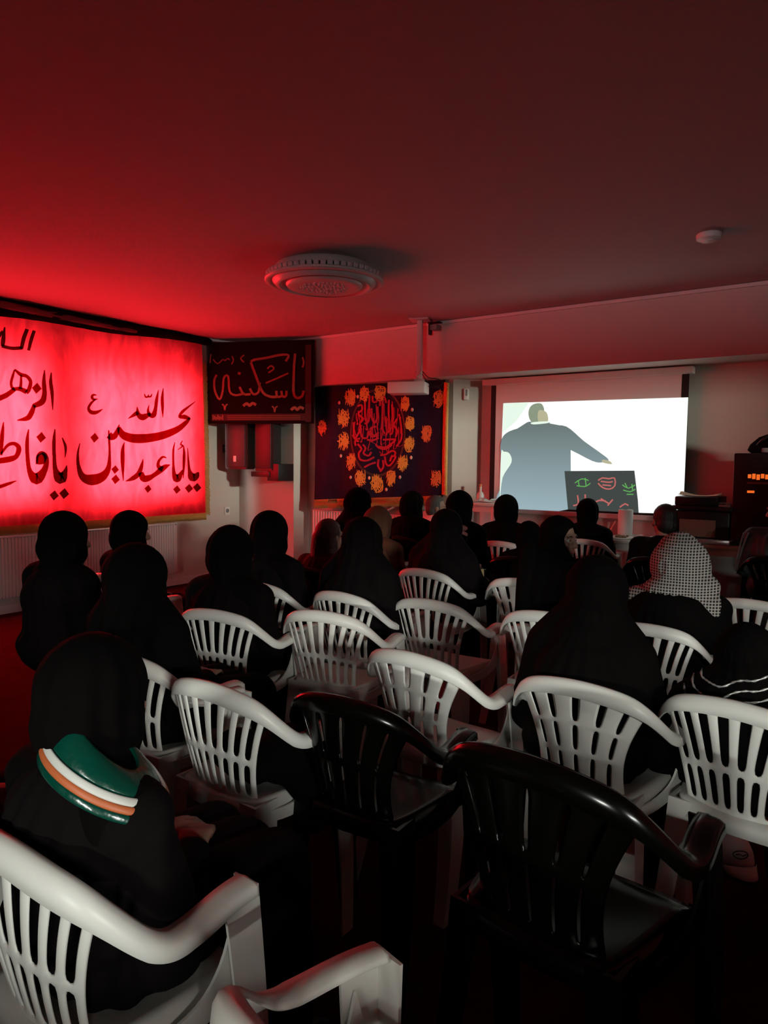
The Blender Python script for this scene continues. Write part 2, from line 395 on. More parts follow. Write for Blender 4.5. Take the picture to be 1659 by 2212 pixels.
RED=(((3.253,2.633,3.266,2.634),(3.248,2.613,3.266,2.614),(3.24,2.585,3.265,2.586),(3.232,2.554,3.265,2.555),(3.226,2.528,3.264,2.529),(3.223,2.506,3.262,2.508),(3.221,2.487,3.259,2.489),(3.221,2.471,3.256,2.473),(3.22,2.459,3.254,2.461)),((3.224,2.447,3.232,2.477),(3.238,2.444,3.247,2.475),(3.259,2.441,3.268,2.472),(3.285,2.438,3.292,2.47),(3.311,2.437,3.315,2.469),(3.339,2.439,3.34,2.472),(3.37,2.445,3.369,2.477),(3.397,2.45,3.396,2.482),(3.416,2.454,3.415,2.486)),((3.424,2.458,3.389,2.461),(3.428,2.476,3.393,2.478),(3.435,2.501,3.398,2.503),(3.442,2.528,3.404,2.532),(3.449,2.554,3.411,2.559),(3.457,2.578,3.42,2.585),(3.466,2.605,3.431,2.612),(3.475,2.628,3.44,2.635),(3.48,2.645,3.447,2.652)),((3.489,2.453,3.46,2.455),(3.494,2.47,3.464,2.472),(3.501,2.494,3.469,2.496),(3.508,2.52,3.475,2.524),(3.516,2.546,3.481,2.55),(3.524,2.572,3.49,2.577),(3.533,2.6,3.5,2.605),(3.541,2.625,3.51,2.63),(3.547,2.643,3.517,2.648)),((3.201,2.513,3.179,2.528),(3.207,2.521,3.185,2.536),(3.217,2.533,3.193,2.549),(3.227,2.546,3.202,2.561),(3.235,2.559,3.209,2.572),(3.24,2.571,3.215,2.579),(3.241,2.582,3.221,2.587),(3.241,2.591,3.227,2.594),(3.241,2.598,3.232,2.6)),((3.684,2.277,3.696,2.278),(3.68,2.261,3.696,2.262),(3.674,2.239,3.697,2.239),(3.668,2.212,3.698,2.214),(3.665,2.184,3.699,2.188),(3.665,2.157,3.702,2.164),(3.668,2.129,3.706,2.138),(3.672,2.101,3.709,2.108),(3.676,2.07,3.71,2.075),(3.68,2.032,3.709,2.036),(3.684,1.988,3.706,1.99),(3.688,1.948,3.702,1.949),(3.691,1.919,3.699,1.92)),((3.62,2.293,3.631,2.294),(3.615,2.273,3.632,2.274),(3.608,2.243,3.633,2.244),(3.601,2.21,3.635,2.212),(3.597,2.177,3.636,2.182),(3.596,2.147,3.639,2.154),(3.597,2.117,3.641,2.125),(3.598,2.09,3.643,2.095),(3.596,2.066,3.643,2.067),(3.591,2.046,3.641,2.042),(3.585,2.029,3.638,2.018),(3.578,2.016,3.63,1.993),(3.571,2.008,3.613,1.969),(3.559,1.997,3.587,1.951),(3.539,1.985,3.558,1.939),(3.517,1.972,3.532,1.931),(3.502,1.964,3.516,1.926)),((3.501,1.959,3.536,1.951),(3.496,1.946,3.534,1.939),(3.489,1.93,3.53,1.92),(3.48,1.912,3.525,1.899),(3.472,1.896,3.518,1.879),(3.464,1.881,3.51,1.862),(3.456,1.868,3.501,1.844),(3.45,1.858,3.487,1.824),(3.442,1.85,3.464,1.808),(3.425,1.839,3.435,1.8),(3.399,1.826,3.403,1.799),(3.372,1.815,3.374,1.799),(3.354,1.807,3.355,1.8)),((3.553,2.167,3.554,2.167),(3.499,2.114,3.595,2.113),(3.539,2.061,3.541,2.061)),((3.334,2.259,3.345,2.273),(3.342,2.25,3.356,2.267),(3.354,2.236,3.372,2.258),(3.368,2.222,3.388,2.249),(3.385,2.21,3.402,2.243),(3.403,2.204,3.414,2.24),(3.421,2.203,3.429,2.238),(3.435,2.203,3.446,2.236),(3.445,2.2,3.463,2.229),(3.454,2.193,3.478,2.219),(3.462,2.183,3.491,2.206),(3.468,2.173,3.501,2.19),(3.471,2.163,3.507,2.171),(3.469,2.149,3.506,2.148),(3.464,2.131,3.502,2.125),(3.457,2.112,3.495,2.103),(3.451,2.097,3.488,2.084),(3.447,2.09,3.479,2.07),(3.444,2.085,3.469,2.059),(3.439,2.08,3.461,2.053),(3.434,2.075,3.456,2.05)),((3.332,2.263,3.347,2.26),(3.328,2.253,3.344,2.25),(3.322,2.239,3.342,2.235),(3.316,2.223,3.338,2.219),(3.31,2.207,3.335,2.203),(3.305,2.191,3.33,2.187),(3.299,2.174,3.325,2.17),(3.295,2.156,3.321,2.154),(3.293,2.139,3.319,2.141),(3.293,2.122,3.319,2.128),(3.296,2.107,3.321,2.116),(3.301,2.091,3.325,2.107),(3.313,2.078,3.329,2.104),(3.331,2.073,3.336,2.104),(3.35,2.073,3.35,2.107),(3.367,2.074,3.369,2.111),(3.381,2.073,3.39,2.112),(3.395,2.068,3.411,2.108),(3.412,2.061,3.432,2.102),(3.428,2.054,3.449,2.096),(3.44,2.049,3.461,2.092)),((3.389,2.221,3.407,2.224),(3.389,2.209,3.408,2.212),(3.388,2.193,3.41,2.196),(3.387,2.174,3.411,2.177),(3.385,2.157,3.412,2.159),(3.383,2.14,3.411,2.14),(3.38,2.122,3.409,2.121),(3.377,2.105,3.407,2.104),(3.375,2.093,3.405,2.092)),((3.327,2.103,3.351,2.073),(3.312,2.091,3.337,2.06),(3.29,2.074,3.316,2.041),(3.267,2.056,3.291,2.02),(3.245,2.042,3.267,2.002),(3.223,2.03,3.24,1.987),(3.197,2.019,3.213,1.973),(3.174,2.009,3.19,1.962),(3.158,2.002,3.174,1.955)),((3.224,1.78,3.234,1.78),(3.218,1.759,3.234,1.758),(3.21,1.728,3.235,1.726),(3.201,1.691,3.234,1.689),(3.194,1.653,3.232,1.652),(3.191,1.609,3.228,1.608),(3.19,1.558,3.222,1.558),(3.189,1.512,3.216,1.511),(3.189,1.48,3.212,1.479)),((3.208,1.485,3.193,1.496),(3.22,1.5,3.203,1.512),(3.237,1.522,3.217,1.536),(3.255,1.544,3.234,1.561),(3.27,1.558,3.252,1.581),(3.284,1.566,3.271,1.594),(3.298,1.57,3.291,1.602),(3.311,1.572,3.311,1.605),(3.321,1.57,3.33,1.604),(3.329,1.565,3.349,1.599),(3.336,1.557,3.366,1.588),(3.341,1.549,3.381,1.573),(3.342,1.542,3.39,1.551),(3.341,1.532,3.39,1.527),(3.337,1.515,3.383,1.502),(3.331,1.498,3.372,1.478),(3.324,1.487,3.358,1.457),(3.316,1.481,3.341,1.442),(3.306,1.478,3.322,1.431),(3.291,1.475,3.303,1.423),(3.271,1.47,3.281,1.417),(3.243,1.465,3.251,1.411),(3.21,1.459,3.216,1.406),(3.178,1.454,3.183,1.402),(3.156,1.45,3.161,1.399)),((3.335,1.249,3.338,1.241),(3.321,1.246,3.326,1.234),(3.302,1.243,3.308,1.225),(3.28,1.238,3.288,1.214),(3.256,1.233,3.265,1.204),(3.228,1.225,3.238,1.194),(3.196,1.216,3.206,1.183),(3.167,1.207,3.177,1.174),(3.147,1.201,3.157,1.167)),((3.457,1.727,3.467,1.726),(3.451,1.708,3.467,1.706),(3.442,1.68,3.465,1.678),(3.434,1.648,3.464,1.646),(3.428,1.614,3.464,1.614),(3.425,1.58,3.463,1.581),(3.425,1.545,3.463,1.546),(3.425,1.508,3.463,1.511),(3.427,1.472,3.465,1.475),(3.428,1.435,3.468,1.439),(3.431,1.396,3.471,1.401),(3.435,1.358,3.477,1.367),(3.44,1.324,3.488,1.341),(3.448,1.291,3.505,1.322),(3.458,1.257,3.525,1.31),(3.478,1.225,3.538,1.31),(3.526,1.205,3.524,1.317),(3.574,1.224,3.512,1.312),(3.598,1.256,3.526,1.317),(3.613,1.287,3.548,1.332),(3.624,1.316,3.566,1.348),(3.634,1.341,3.579,1.364),(3.641,1.368,3.589,1.383),(3.646,1.393,3.597,1.402),(3.649,1.417,3.602,1.42),(3.648,1.439,3.603,1.436),(3.646,1.46,3.602,1.451),(3.64,1.479,3.599,1.465),(3.632,1.496,3.595,1.475),(3.621,1.509,3.591,1.482),(3.606,1.519,3.586,1.488),(3.59,1.524,3.58,1.491),(3.573,1.524,3.577,1.493),(3.558,1.518,3.573,1.492),(3.546,1.508,3.565,1.488),(3.536,1.494,3.558,1.481),(3.528,1.479,3.552,1.471),(3.524,1.458,3.547,1.455),(3.522,1.435,3.544,1.434),(3.521,1.414,3.542,1.413),(3.52,1.399,3.541,1.398)),((3.526,1.464,3.538,1.486),(3.527,1.451,3.55,1.492),(3.527,1.431,3.567,1.502),(3.53,1.412,3.586,1.511),(3.538,1.399,3.6,1.513),(3.551,1.395,3.611,1.506),(3.57,1.396,3.621,1.491),(3.588,1.399,3.629,1.475),(3.6,1.401,3.635,1.465)),((3.584,1.706,3.586,1.706),(3.532,1.657,3.626,1.651),(3.571,1.603,3.573,1.603)),((3.706,1.738,3.718,1.738),(3.701,1.718,3.718,1.717),(3.694,1.69,3.718,1.689),(3.687,1.656,3.718,1.655),(3.682,1.622,3.718,1.622),(3.68,1.587,3.717,1.588),(3.68,1.55,3.716,1.551),(3.68,1.512,3.716,1.514),(3.681,1.476,3.717,1.478),(3.68,1.44,3.718,1.442),(3.68,1.403,3.72,1.406),(3.68,1.368,3.725,1.374),(3.682,1.335,3.733,1.348),(3.684,1.302,3.749,1.328),(3.688,1.268,3.77,1.314),(3.7,1.235,3.785,1.311),(3.743,1.206,3.766,1.323),(3.804,1.226,3.729,1.311),(3.819,1.259,3.738,1.309),(3.823,1.287,3.757,1.319),(3.824,1.311,3.774,1.331),(3.826,1.334,3.787,1.345),(3.826,1.356,3.799,1.362),(3.825,1.376,3.808,1.379),(3.824,1.389,3.815,1.391)),((3.774,1.656,3.785,1.661),(3.779,1.639,3.794,1.645),(3.785,1.615,3.806,1.623),(3.792,1.588,3.819,1.597),(3.797,1.564,3.826,1.569),(3.799,1.539,3.825,1.539),(3.799,1.51,3.819,1.509),(3.799,1.483,3.811,1.482),(3.799,1.464,3.806,1.463)),((3.695,1.147,3.697,1.147),(3.644,1.104,3.735,1.092),(3.682,1.05,3.684,1.049)),((3.793,1.166,3.795,1.166),(3.737,1.119,3.837,1.106),(3.779,1.06,3.781,1.059)),((3.955,1.612,3.963,1.611),(3.948,1.593,3.96,1.591),(3.938,1.566,3.955,1.563),(3.928,1.534,3.95,1.531),(3.921,1.502,3.948,1.501),(3.918,1.471,3.949,1.471),(3.916,1.437,3.95,1.44),(3.917,1.404,3.954,1.409),(3.92,1.373,3.962,1.381),(3.923,1.342,3.972,1.355),(3.929,1.311,3.984,1.331),(3.938,1.28,3.999,1.312),(3.954,1.251,4.013,1.302),(3.978,1.226,4.027,1.298),(4.008,1.207,4.044,1.297),(4.041,1.194,4.062,1.298),(4.077,1.187,4.08,1.299),(4.115,1.189,4.101,1.3),(4.155,1.197,4.126,1.303),(4.194,1.212,4.152,1.307),(4.229,1.231,4.173,1.313),(4.257,1.256,4.192,1.321),(4.279,1.285,4.212,1.332),(4.296,1.317,4.232,1.348),(4.307,1.351,4.248,1.369),(4.313,1.389,4.261,1.396),(4.313,1.429,4.27,1.431),(4.312,1.469,4.276,1.469),(4.311,1.507,4.281,1.507),(4.31,1.545,4.283,1.544),(4.31,1.584,4.282,1.583),(4.308,1.622,4.28,1.619),(4.307,1.655,4.279,1.653),(4.305,1.685,4.28,1.683),(4.302,1.713,4.28,1.711),(4.299,1.737,4.281,1.735),(4.297,1.753,4.281,1.752)),((4.262,1.676,4.315,1.735),(4.268,1.671,4.321,1.73),(4.279,1.664,4.329,1.724),(4.295,1.656,4.334,1.721),(4.316,1.65,4.333,1.72),(4.338,1.652,4.331,1.719),(4.356,1.657,4.333,1.718),(4.374,1.667,4.336,1.718),(4.389,1.68,4.339,1.719),(4.4,1.696,4.345,1.724),(4.407,1.713,4.353,1.733),(4.413,1.729,4.362,1.746),(4.418,1.746,4.372,1.759),(4.42,1.766,4.382,1.775),(4.421,1.787,4.395,1.792),(4.422,1.806,4.406,1.809),(4.422,1.818,4.413,1.82)),((4.128,1.72,4.129,1.72),(4.072,1.672,4.172,1.667),(4.114,1.619,4.116,1.618)),((4.389,1.78,4.431,1.797),(4.392,1.765,4.441,1.785),(4.396,1.741,4.456,1.768),(4.404,1.713,4.471,1.753),(4.423,1.687,4.485,1.745),(4.449,1.667,4.499,1.741),(4.479,1.653,4.519,1.736),(4.51,1.643,4.542,1.731),(4.542,1.636,4.566,1.728),(4.575,1.631,4.59,1.726),(4.609,1.629,4.616,1.726),(4.644,1.629,4.645,1.727),(4.68,1.63,4.677,1.729),(4.719,1.634,4.713,1.731),(4.761,1.639,4.751,1.734),(4.804,1.646,4.791,1.739),(4.848,1.654,4.831,1.744),(4.89,1.662,4.871,1.751),(4.933,1.672,4.911,1.759),(4.977,1.683,4.951,1.768),(5.022,1.697,4.991,1.778),(5.067,1.713,5.033,1.79),(5.114,1.732,5.078,1.804),(5.159,1.752,5.12,1.818),(5.201,1.774,5.158,1.833),(5.238,1.798,5.191,1.849),(5.27,1.823,5.223,1.867),(5.298,1.847,5.252,1.886),(5.32,1.869,5.277,1.902),(5.338,1.889,5.298,1.916),(5.351,1.908,5.316,1.928),(5.36,1.923,5.33,1.939),(5.366,1.934,5.341,1.947)),((5.36,1.945,5.346,1.917),(5.348,1.951,5.331,1.918),(5.329,1.96,5.309,1.919),(5.306,1.969,5.287,1.921),(5.28,1.975,5.271,1.922),(5.253,1.972,5.256,1.923),(5.229,1.964,5.234,1.924),(5.214,1.957,5.211,1.925),(5.216,1.952,5.188,1.936),(5.219,1.95,5.187,1.957),(5.228,1.96,5.196,1.974),(5.242,1.973,5.209,1.992),(5.257,1.987,5.224,2.01),(5.272,2.001,5.243,2.025),(5.291,2.017,5.265,2.04),(5.312,2.034,5.29,2.055),(5.334,2.052,5.315,2.07),(5.361,2.074,5.346,2.089),(5.392,2.099,5.381,2.109),(5.42,2.121,5.413,2.128),(5.439,2.137,5.435,2.141)),((4.152,2.104,4.15,2.094),(4.146,2.106,4.143,2.093),(4.136,2.109,4.134,2.092),(4.125,2.111,4.125,2.09),(4.113,2.11,4.121,2.088),(4.102,2.105,4.119,2.085),(4.093,2.097,4.117,2.082),(4.086,2.088,4.116,2.079),(4.083,2.076,4.116,2.078),(4.085,2.065,4.116,2.077),(4.09,2.055,4.118,2.073),(4.098,2.047,4.12,2.069),(4.112,2.042,4.121,2.067),(4.127,2.043,4.128,2.065),(4.143,2.048,4.141,2.065),(4.157,2.054,4.155,2.065),(4.166,2.058,4.165,2.066)),((4.139,2.059,4.145,2.049),(4.129,2.055,4.137,2.043),(4.116,2.048,4.126,2.034),(4.1,2.04,4.115,2.023),(4.085,2.029,4.105,2.013),(4.072,2.015,4.096,2.001),(4.06,1.999,4.085,1.987),(4.049,1.982,4.078,1.973),(4.043,1.964,4.075,1.964),(4.043,1.946,4.078,1.958),(4.049,1.93,4.084,1.951),(4.06,1.916,4.091,1.946),(4.075,1.905,4.097,1.943),(4.093,1.9,4.104,1.942),(4.113,1.9,4.115,1.941),(4.134,1.903,4.129,1.942),(4.154,1.909,4.144,1.943),(4.175,1.921,4.162,1.948),(4.196,1.937,4.185,1.955),(4.214,1.953,4.208,1.962),(4.226,1.963,4.223,1.968)),((4.973,2.247,4.982,2.247),(4.967,2.227,4.983,2.227),(4.957,2.199,4.983,2.199),(4.948,2.167,4.984,2.167),(4.942,2.136,4.984,2.138),(4.94,2.107,4.985,2.112),(4.941,2.079,4.986,2.084),(4.943,2.052,4.986,2.057),(4.946,2.025,4.986,2.029),(4.95,1.996,4.983,1.999),(4.956,1.966,4.979,1.968),(4.961,1.939,4.975,1.941),(4.965,1.921,4.972,1.921)),((4.909,2.223,4.918,2.222),(4.901,2.203,4.916,2.202),(4.888,2.174,4.914,2.173),(4.876,2.143,4.912,2.14),(4.866,2.114,4.909,2.112),(4.86,2.089,4.906,2.087),(4.857,2.065,4.903,2.064),(4.854,2.043,4.899,2.041),(4.849,2.022,4.895,2.018),(4.841,2.002,4.892,1.996),(4.831,1.983,4.889,1.973),(4.822,1.967,4.884,1.952),(4.816,1.959,4.875,1.932),(4.816,1.958,4.858,1.916),(4.82,1.958,4.835,1.907),(4.823,1.957,4.812,1.907),(4.823,1.955,4.794,1.914),(4.817,1.957,4.781,1.925),(4.807,1.963,4.769,1.939),(4.798,1.972,4.76,1.955),(4.791,1.981,4.756,1.974),(4.788,1.995,4.759,1.994),(4.788,2.014,4.767,2.015),(4.789,2.032,4.776,2.034),(4.79,2.046,4.781,2.046)),((4.798,1.966,4.813,1.939),(4.786,1.963,4.803,1.932),(4.769,1.959,4.79,1.921),(4.75,1.955,4.774,1.91),(4.733,1.952,4.76,1.9),(4.718,1.948,4.748,1.893),(4.706,1.944,4.734,1.884),(4.702,1.944,4.713,1.876),(4.705,1.944,4.686,1.876),(4.702,1.943,4.663,1.884),(4.694,1.945,4.646,1.896),(4.684,1.948,4.633,1.912),(4.675,1.953,4.624,1.932),(4.666,1.965,4.623,1.955),(4.657,1.984,4.627,1.98),(4.65,2.004,4.631,2.002),(4.644,2.018,4.635,2.017)),((4.632,1.977,4.662,1.943),(4.624,1.972,4.654,1.938),(4.613,1.964,4.642,1.931),(4.601,1.955,4.628,1.922),(4.588,1.944,4.611,1.914),(4.572,1.93,4.59,1.905),(4.553,1.913,4.566,1.896),(4.535,1.898,4.543,1.888),(4.523,1.887,4.527,1.882)),((4.726,2.163,4.738,2.167),(4.728,2.156,4.742,2.16),(4.73,2.144,4.746,2.15),(4.733,2.133,4.752,2.141),(4.74,2.123,4.755,2.138),(4.753,2.119,4.755,2.139),(4.766,2.121,4.759,2.14),(4.776,2.126,4.765,2.143),(4.784,2.132,4.768,2.144),(4.79,2.141,4.771,2.146),(4.791,2.149,4.774,2.151),(4.791,2.156,4.776,2.157),(4.79,2.16,4.778,2.161)),((4.78,2.126,4.78,2.143),(4.786,2.127,4.786,2.144),(4.795,2.127,4.794,2.146),(4.807,2.129,4.802,2.147),(4.819,2.134,4.805,2.148),(4.826,2.144,4.808,2.151),(4.829,2.155,4.814,2.159),(4.831,2.164,4.819,2.167),(4.832,2.171,4.823,2.172)),((4.47,1.636,4.478,1.634),(4.463,1.623,4.477,1.62),(4.451,1.605,4.476,1.6),(4.44,1.582,4.475,1.577),(4.431,1.555,4.474,1.552),(4.426,1.526,4.474,1.525),(4.424,1.494,4.474,1.495),(4.423,1.46,4.473,1.46),(4.424,1.421,4.472,1.422),(4.428,1.372,4.468,1.373),(4.434,1.316,4.463,1.316),(4.441,1.264,4.458,1.264),(4.446,1.227,4.455,1.227)),((4.362,1.392,4.364,1.392),(4.312,1.351,4.403,1.343),(4.35,1.301,4.352,1.301)),((4.366,1.295,4.368,1.295),(4.309,1.25,4.411,1.239),(4.352,1.194,4.354,1.194)),((4.693,1.46,4.703,1.458),(4.686,1.446,4.702,1.443),(4.675,1.426,4.702,1.421),(4.662,1.404,4.7,1.395),(4.651,1.383,4.696,1.372),(4.641,1.365,4.691,1.35),(4.631,1.346,4.683,1.328),(4.621,1.329,4.673,1.306),(4.611,1.316,4.66,1.286),(4.599,1.306,4.642,1.268),(4.586,1.296,4.623,1.253),(4.57,1.286,4.603,1.242),(4.554,1.276,4.58,1.232),(4.535,1.263,4.553,1.226),(4.512,1.248,4.523,1.222),(4.49,1.235,4.496,1.221),(4.475,1.225,4.478,1.22)),((4.633,1.306,4.695,1.323),(4.635,1.293,4.702,1.311),(4.639,1.273,4.711,1.294),(4.646,1.25,4.72,1.281),(4.662,1.226,4.723,1.279),(4.691,1.211,4.718,1.282),(4.718,1.208,4.719,1.282),(4.741,1.211,4.727,1.282),(4.762,1.216,4.741,1.284),(4.783,1.224,4.756,1.285),(4.804,1.235,4.775,1.288),(4.825,1.247,4.796,1.294),(4.848,1.26,4.817,1.303),(4.875,1.273,4.84,1.316),(4.904,1.288,4.864,1.333),(4.932,1.302,4.888,1.351),(4.955,1.314,4.911,1.367),(4.974,1.326,4.931,1.378),(4.99,1.336,4.948,1.388),(5.003,1.345,4.967,1.396),(5.015,1.354,4.987,1.402),(5.029,1.365,5.01,1.405),(5.044,1.377,5.033,1.404),(5.058,1.388,5.052,1.403),(5.069,1.396,5.066,1.402)),((5.019,1.48,5.013,1.469),(5.009,1.484,5.003,1.471),(4.995,1.492,4.988,1.474),(4.977,1.498,4.974,1.475),(4.955,1.497,4.965,1.473),(4.934,1.488,4.955,1.466),(4.915,1.474,4.941,1.454),(4.899,1.458,4.929,1.441),(4.886,1.442,4.921,1.428),(4.877,1.425,4.918,1.417),(4.871,1.406,4.918,1.404),(4.87,1.386,4.92,1.394),(4.877,1.365,4.924,1.391),(4.895,1.347,4.93,1.389),(4.916,1.335,4.945,1.386),(4.935,1.326,4.963,1.383),(4.946,1.32,4.976,1.38)),((4.76,1.181,4.762,1.181),(4.707,1.141,4.803,1.13),(4.747,1.09,4.75,1.09)),((5.134,1.656,5.143,1.654),(5.128,1.641,5.141,1.639),(5.117,1.621,5.136,1.618),(5.107,1.596,5.132,1.593),(5.1,1.568,5.13,1.566),(5.097,1.535,5.128,1.535),(5.096,1.499,5.127,1.499),(5.096,1.461,5.127,1.462),(5.096,1.425,5.129,1.426),(5.095,1.389,5.132,1.39),(5.093,1.352,5.137,1.354),(5.092,1.318,5.143,1.322),(5.093,1.288,5.152,1.298),(5.094,1.262,5.165,1.284),(5.1,1.237,5.179,1.28),(5.115,1.213,5.184,1.285),(5.156,1.196,5.164,1.294),(5.202,1.207,5.141,1.288),(5.222,1.228,5.147,1.285),(5.231,1.248,5.162,1.29),(5.238,1.268,5.178,1.297),(5.243,1.288,5.193,1.307),(5.245,1.31,5.21,1.322),(5.246,1.33,5.226,1.336),(5.247,1.343,5.237,1.346)),((5.254,1.622,5.265,1.623),(5.253,1.605,5.27,1.607),(5.251,1.581,5.276,1.583),(5.249,1.552,5.283,1.554),(5.247,1.522,5.286,1.523),(5.245,1.489,5.287,1.489),(5.243,1.453,5.285,1.452),(5.241,1.415,5.281,1.414),(5.241,1.379,5.277,1.378),(5.241,1.341,5.272,1.34),(5.242,1.302,5.265,1.301),(5.243,1.268,5.258,1.267),(5.244,1.244,5.254,1.243)),((5.241,1.679,5.251,1.675),(5.234,1.67,5.246,1.666),(5.223,1.658,5.238,1.652),(5.213,1.644,5.232,1.639),(5.208,1.63,5.23,1.633),(5.22,1.618,5.231,1.635),(5.234,1.614,5.241,1.633),(5.241,1.614,5.256,1.629),(5.24,1.62,5.26,1.612),(5.231,1.611,5.243,1.599),(5.21,1.596,5.219,1.586),(5.188,1.582,5.195,1.574),(5.174,1.572,5.179,1.565)),((5.312,1.595,5.321,1.596),(5.311,1.567,5.324,1.568),(5.311,1.528,5.329,1.529),(5.31,1.484,5.334,1.485),(5.31,1.445,5.339,1.447),(5.311,1.413,5.343,1.415),(5.312,1.382,5.347,1.385),(5.313,1.353,5.352,1.357),(5.314,1.326,5.362,1.334),(5.313,1.298,5.378,1.313),(5.313,1.27,5.397,1.297),(5.318,1.241,5.415,1.289),(5.344,1.212,5.412,1.296),(5.402,1.203,5.382,1.301),(5.437,1.218,5.378,1.296),(5.455,1.236,5.391,1.297),(5.467,1.252,5.404,1.299),(5.474,1.27,5.414,1.3),(5.475,1.288,5.427,1.305),(5.473,1.302,5.44,1.312),(5.471,1.311,5.449,1.318)),((5.164,1.165,5.166,1.165),(5.104,1.122,5.213,1.11),(5.151,1.066,5.153,1.066)),((5.332,1.179,5.334,1.179),(5.266,1.132,5.385,1.12),(5.317,1.073,5.319,1.073)),((5.444,1.187,5.447,1.187),(5.378,1.139,5.5,1.127),(5.43,1.079,5.432,1.079)))
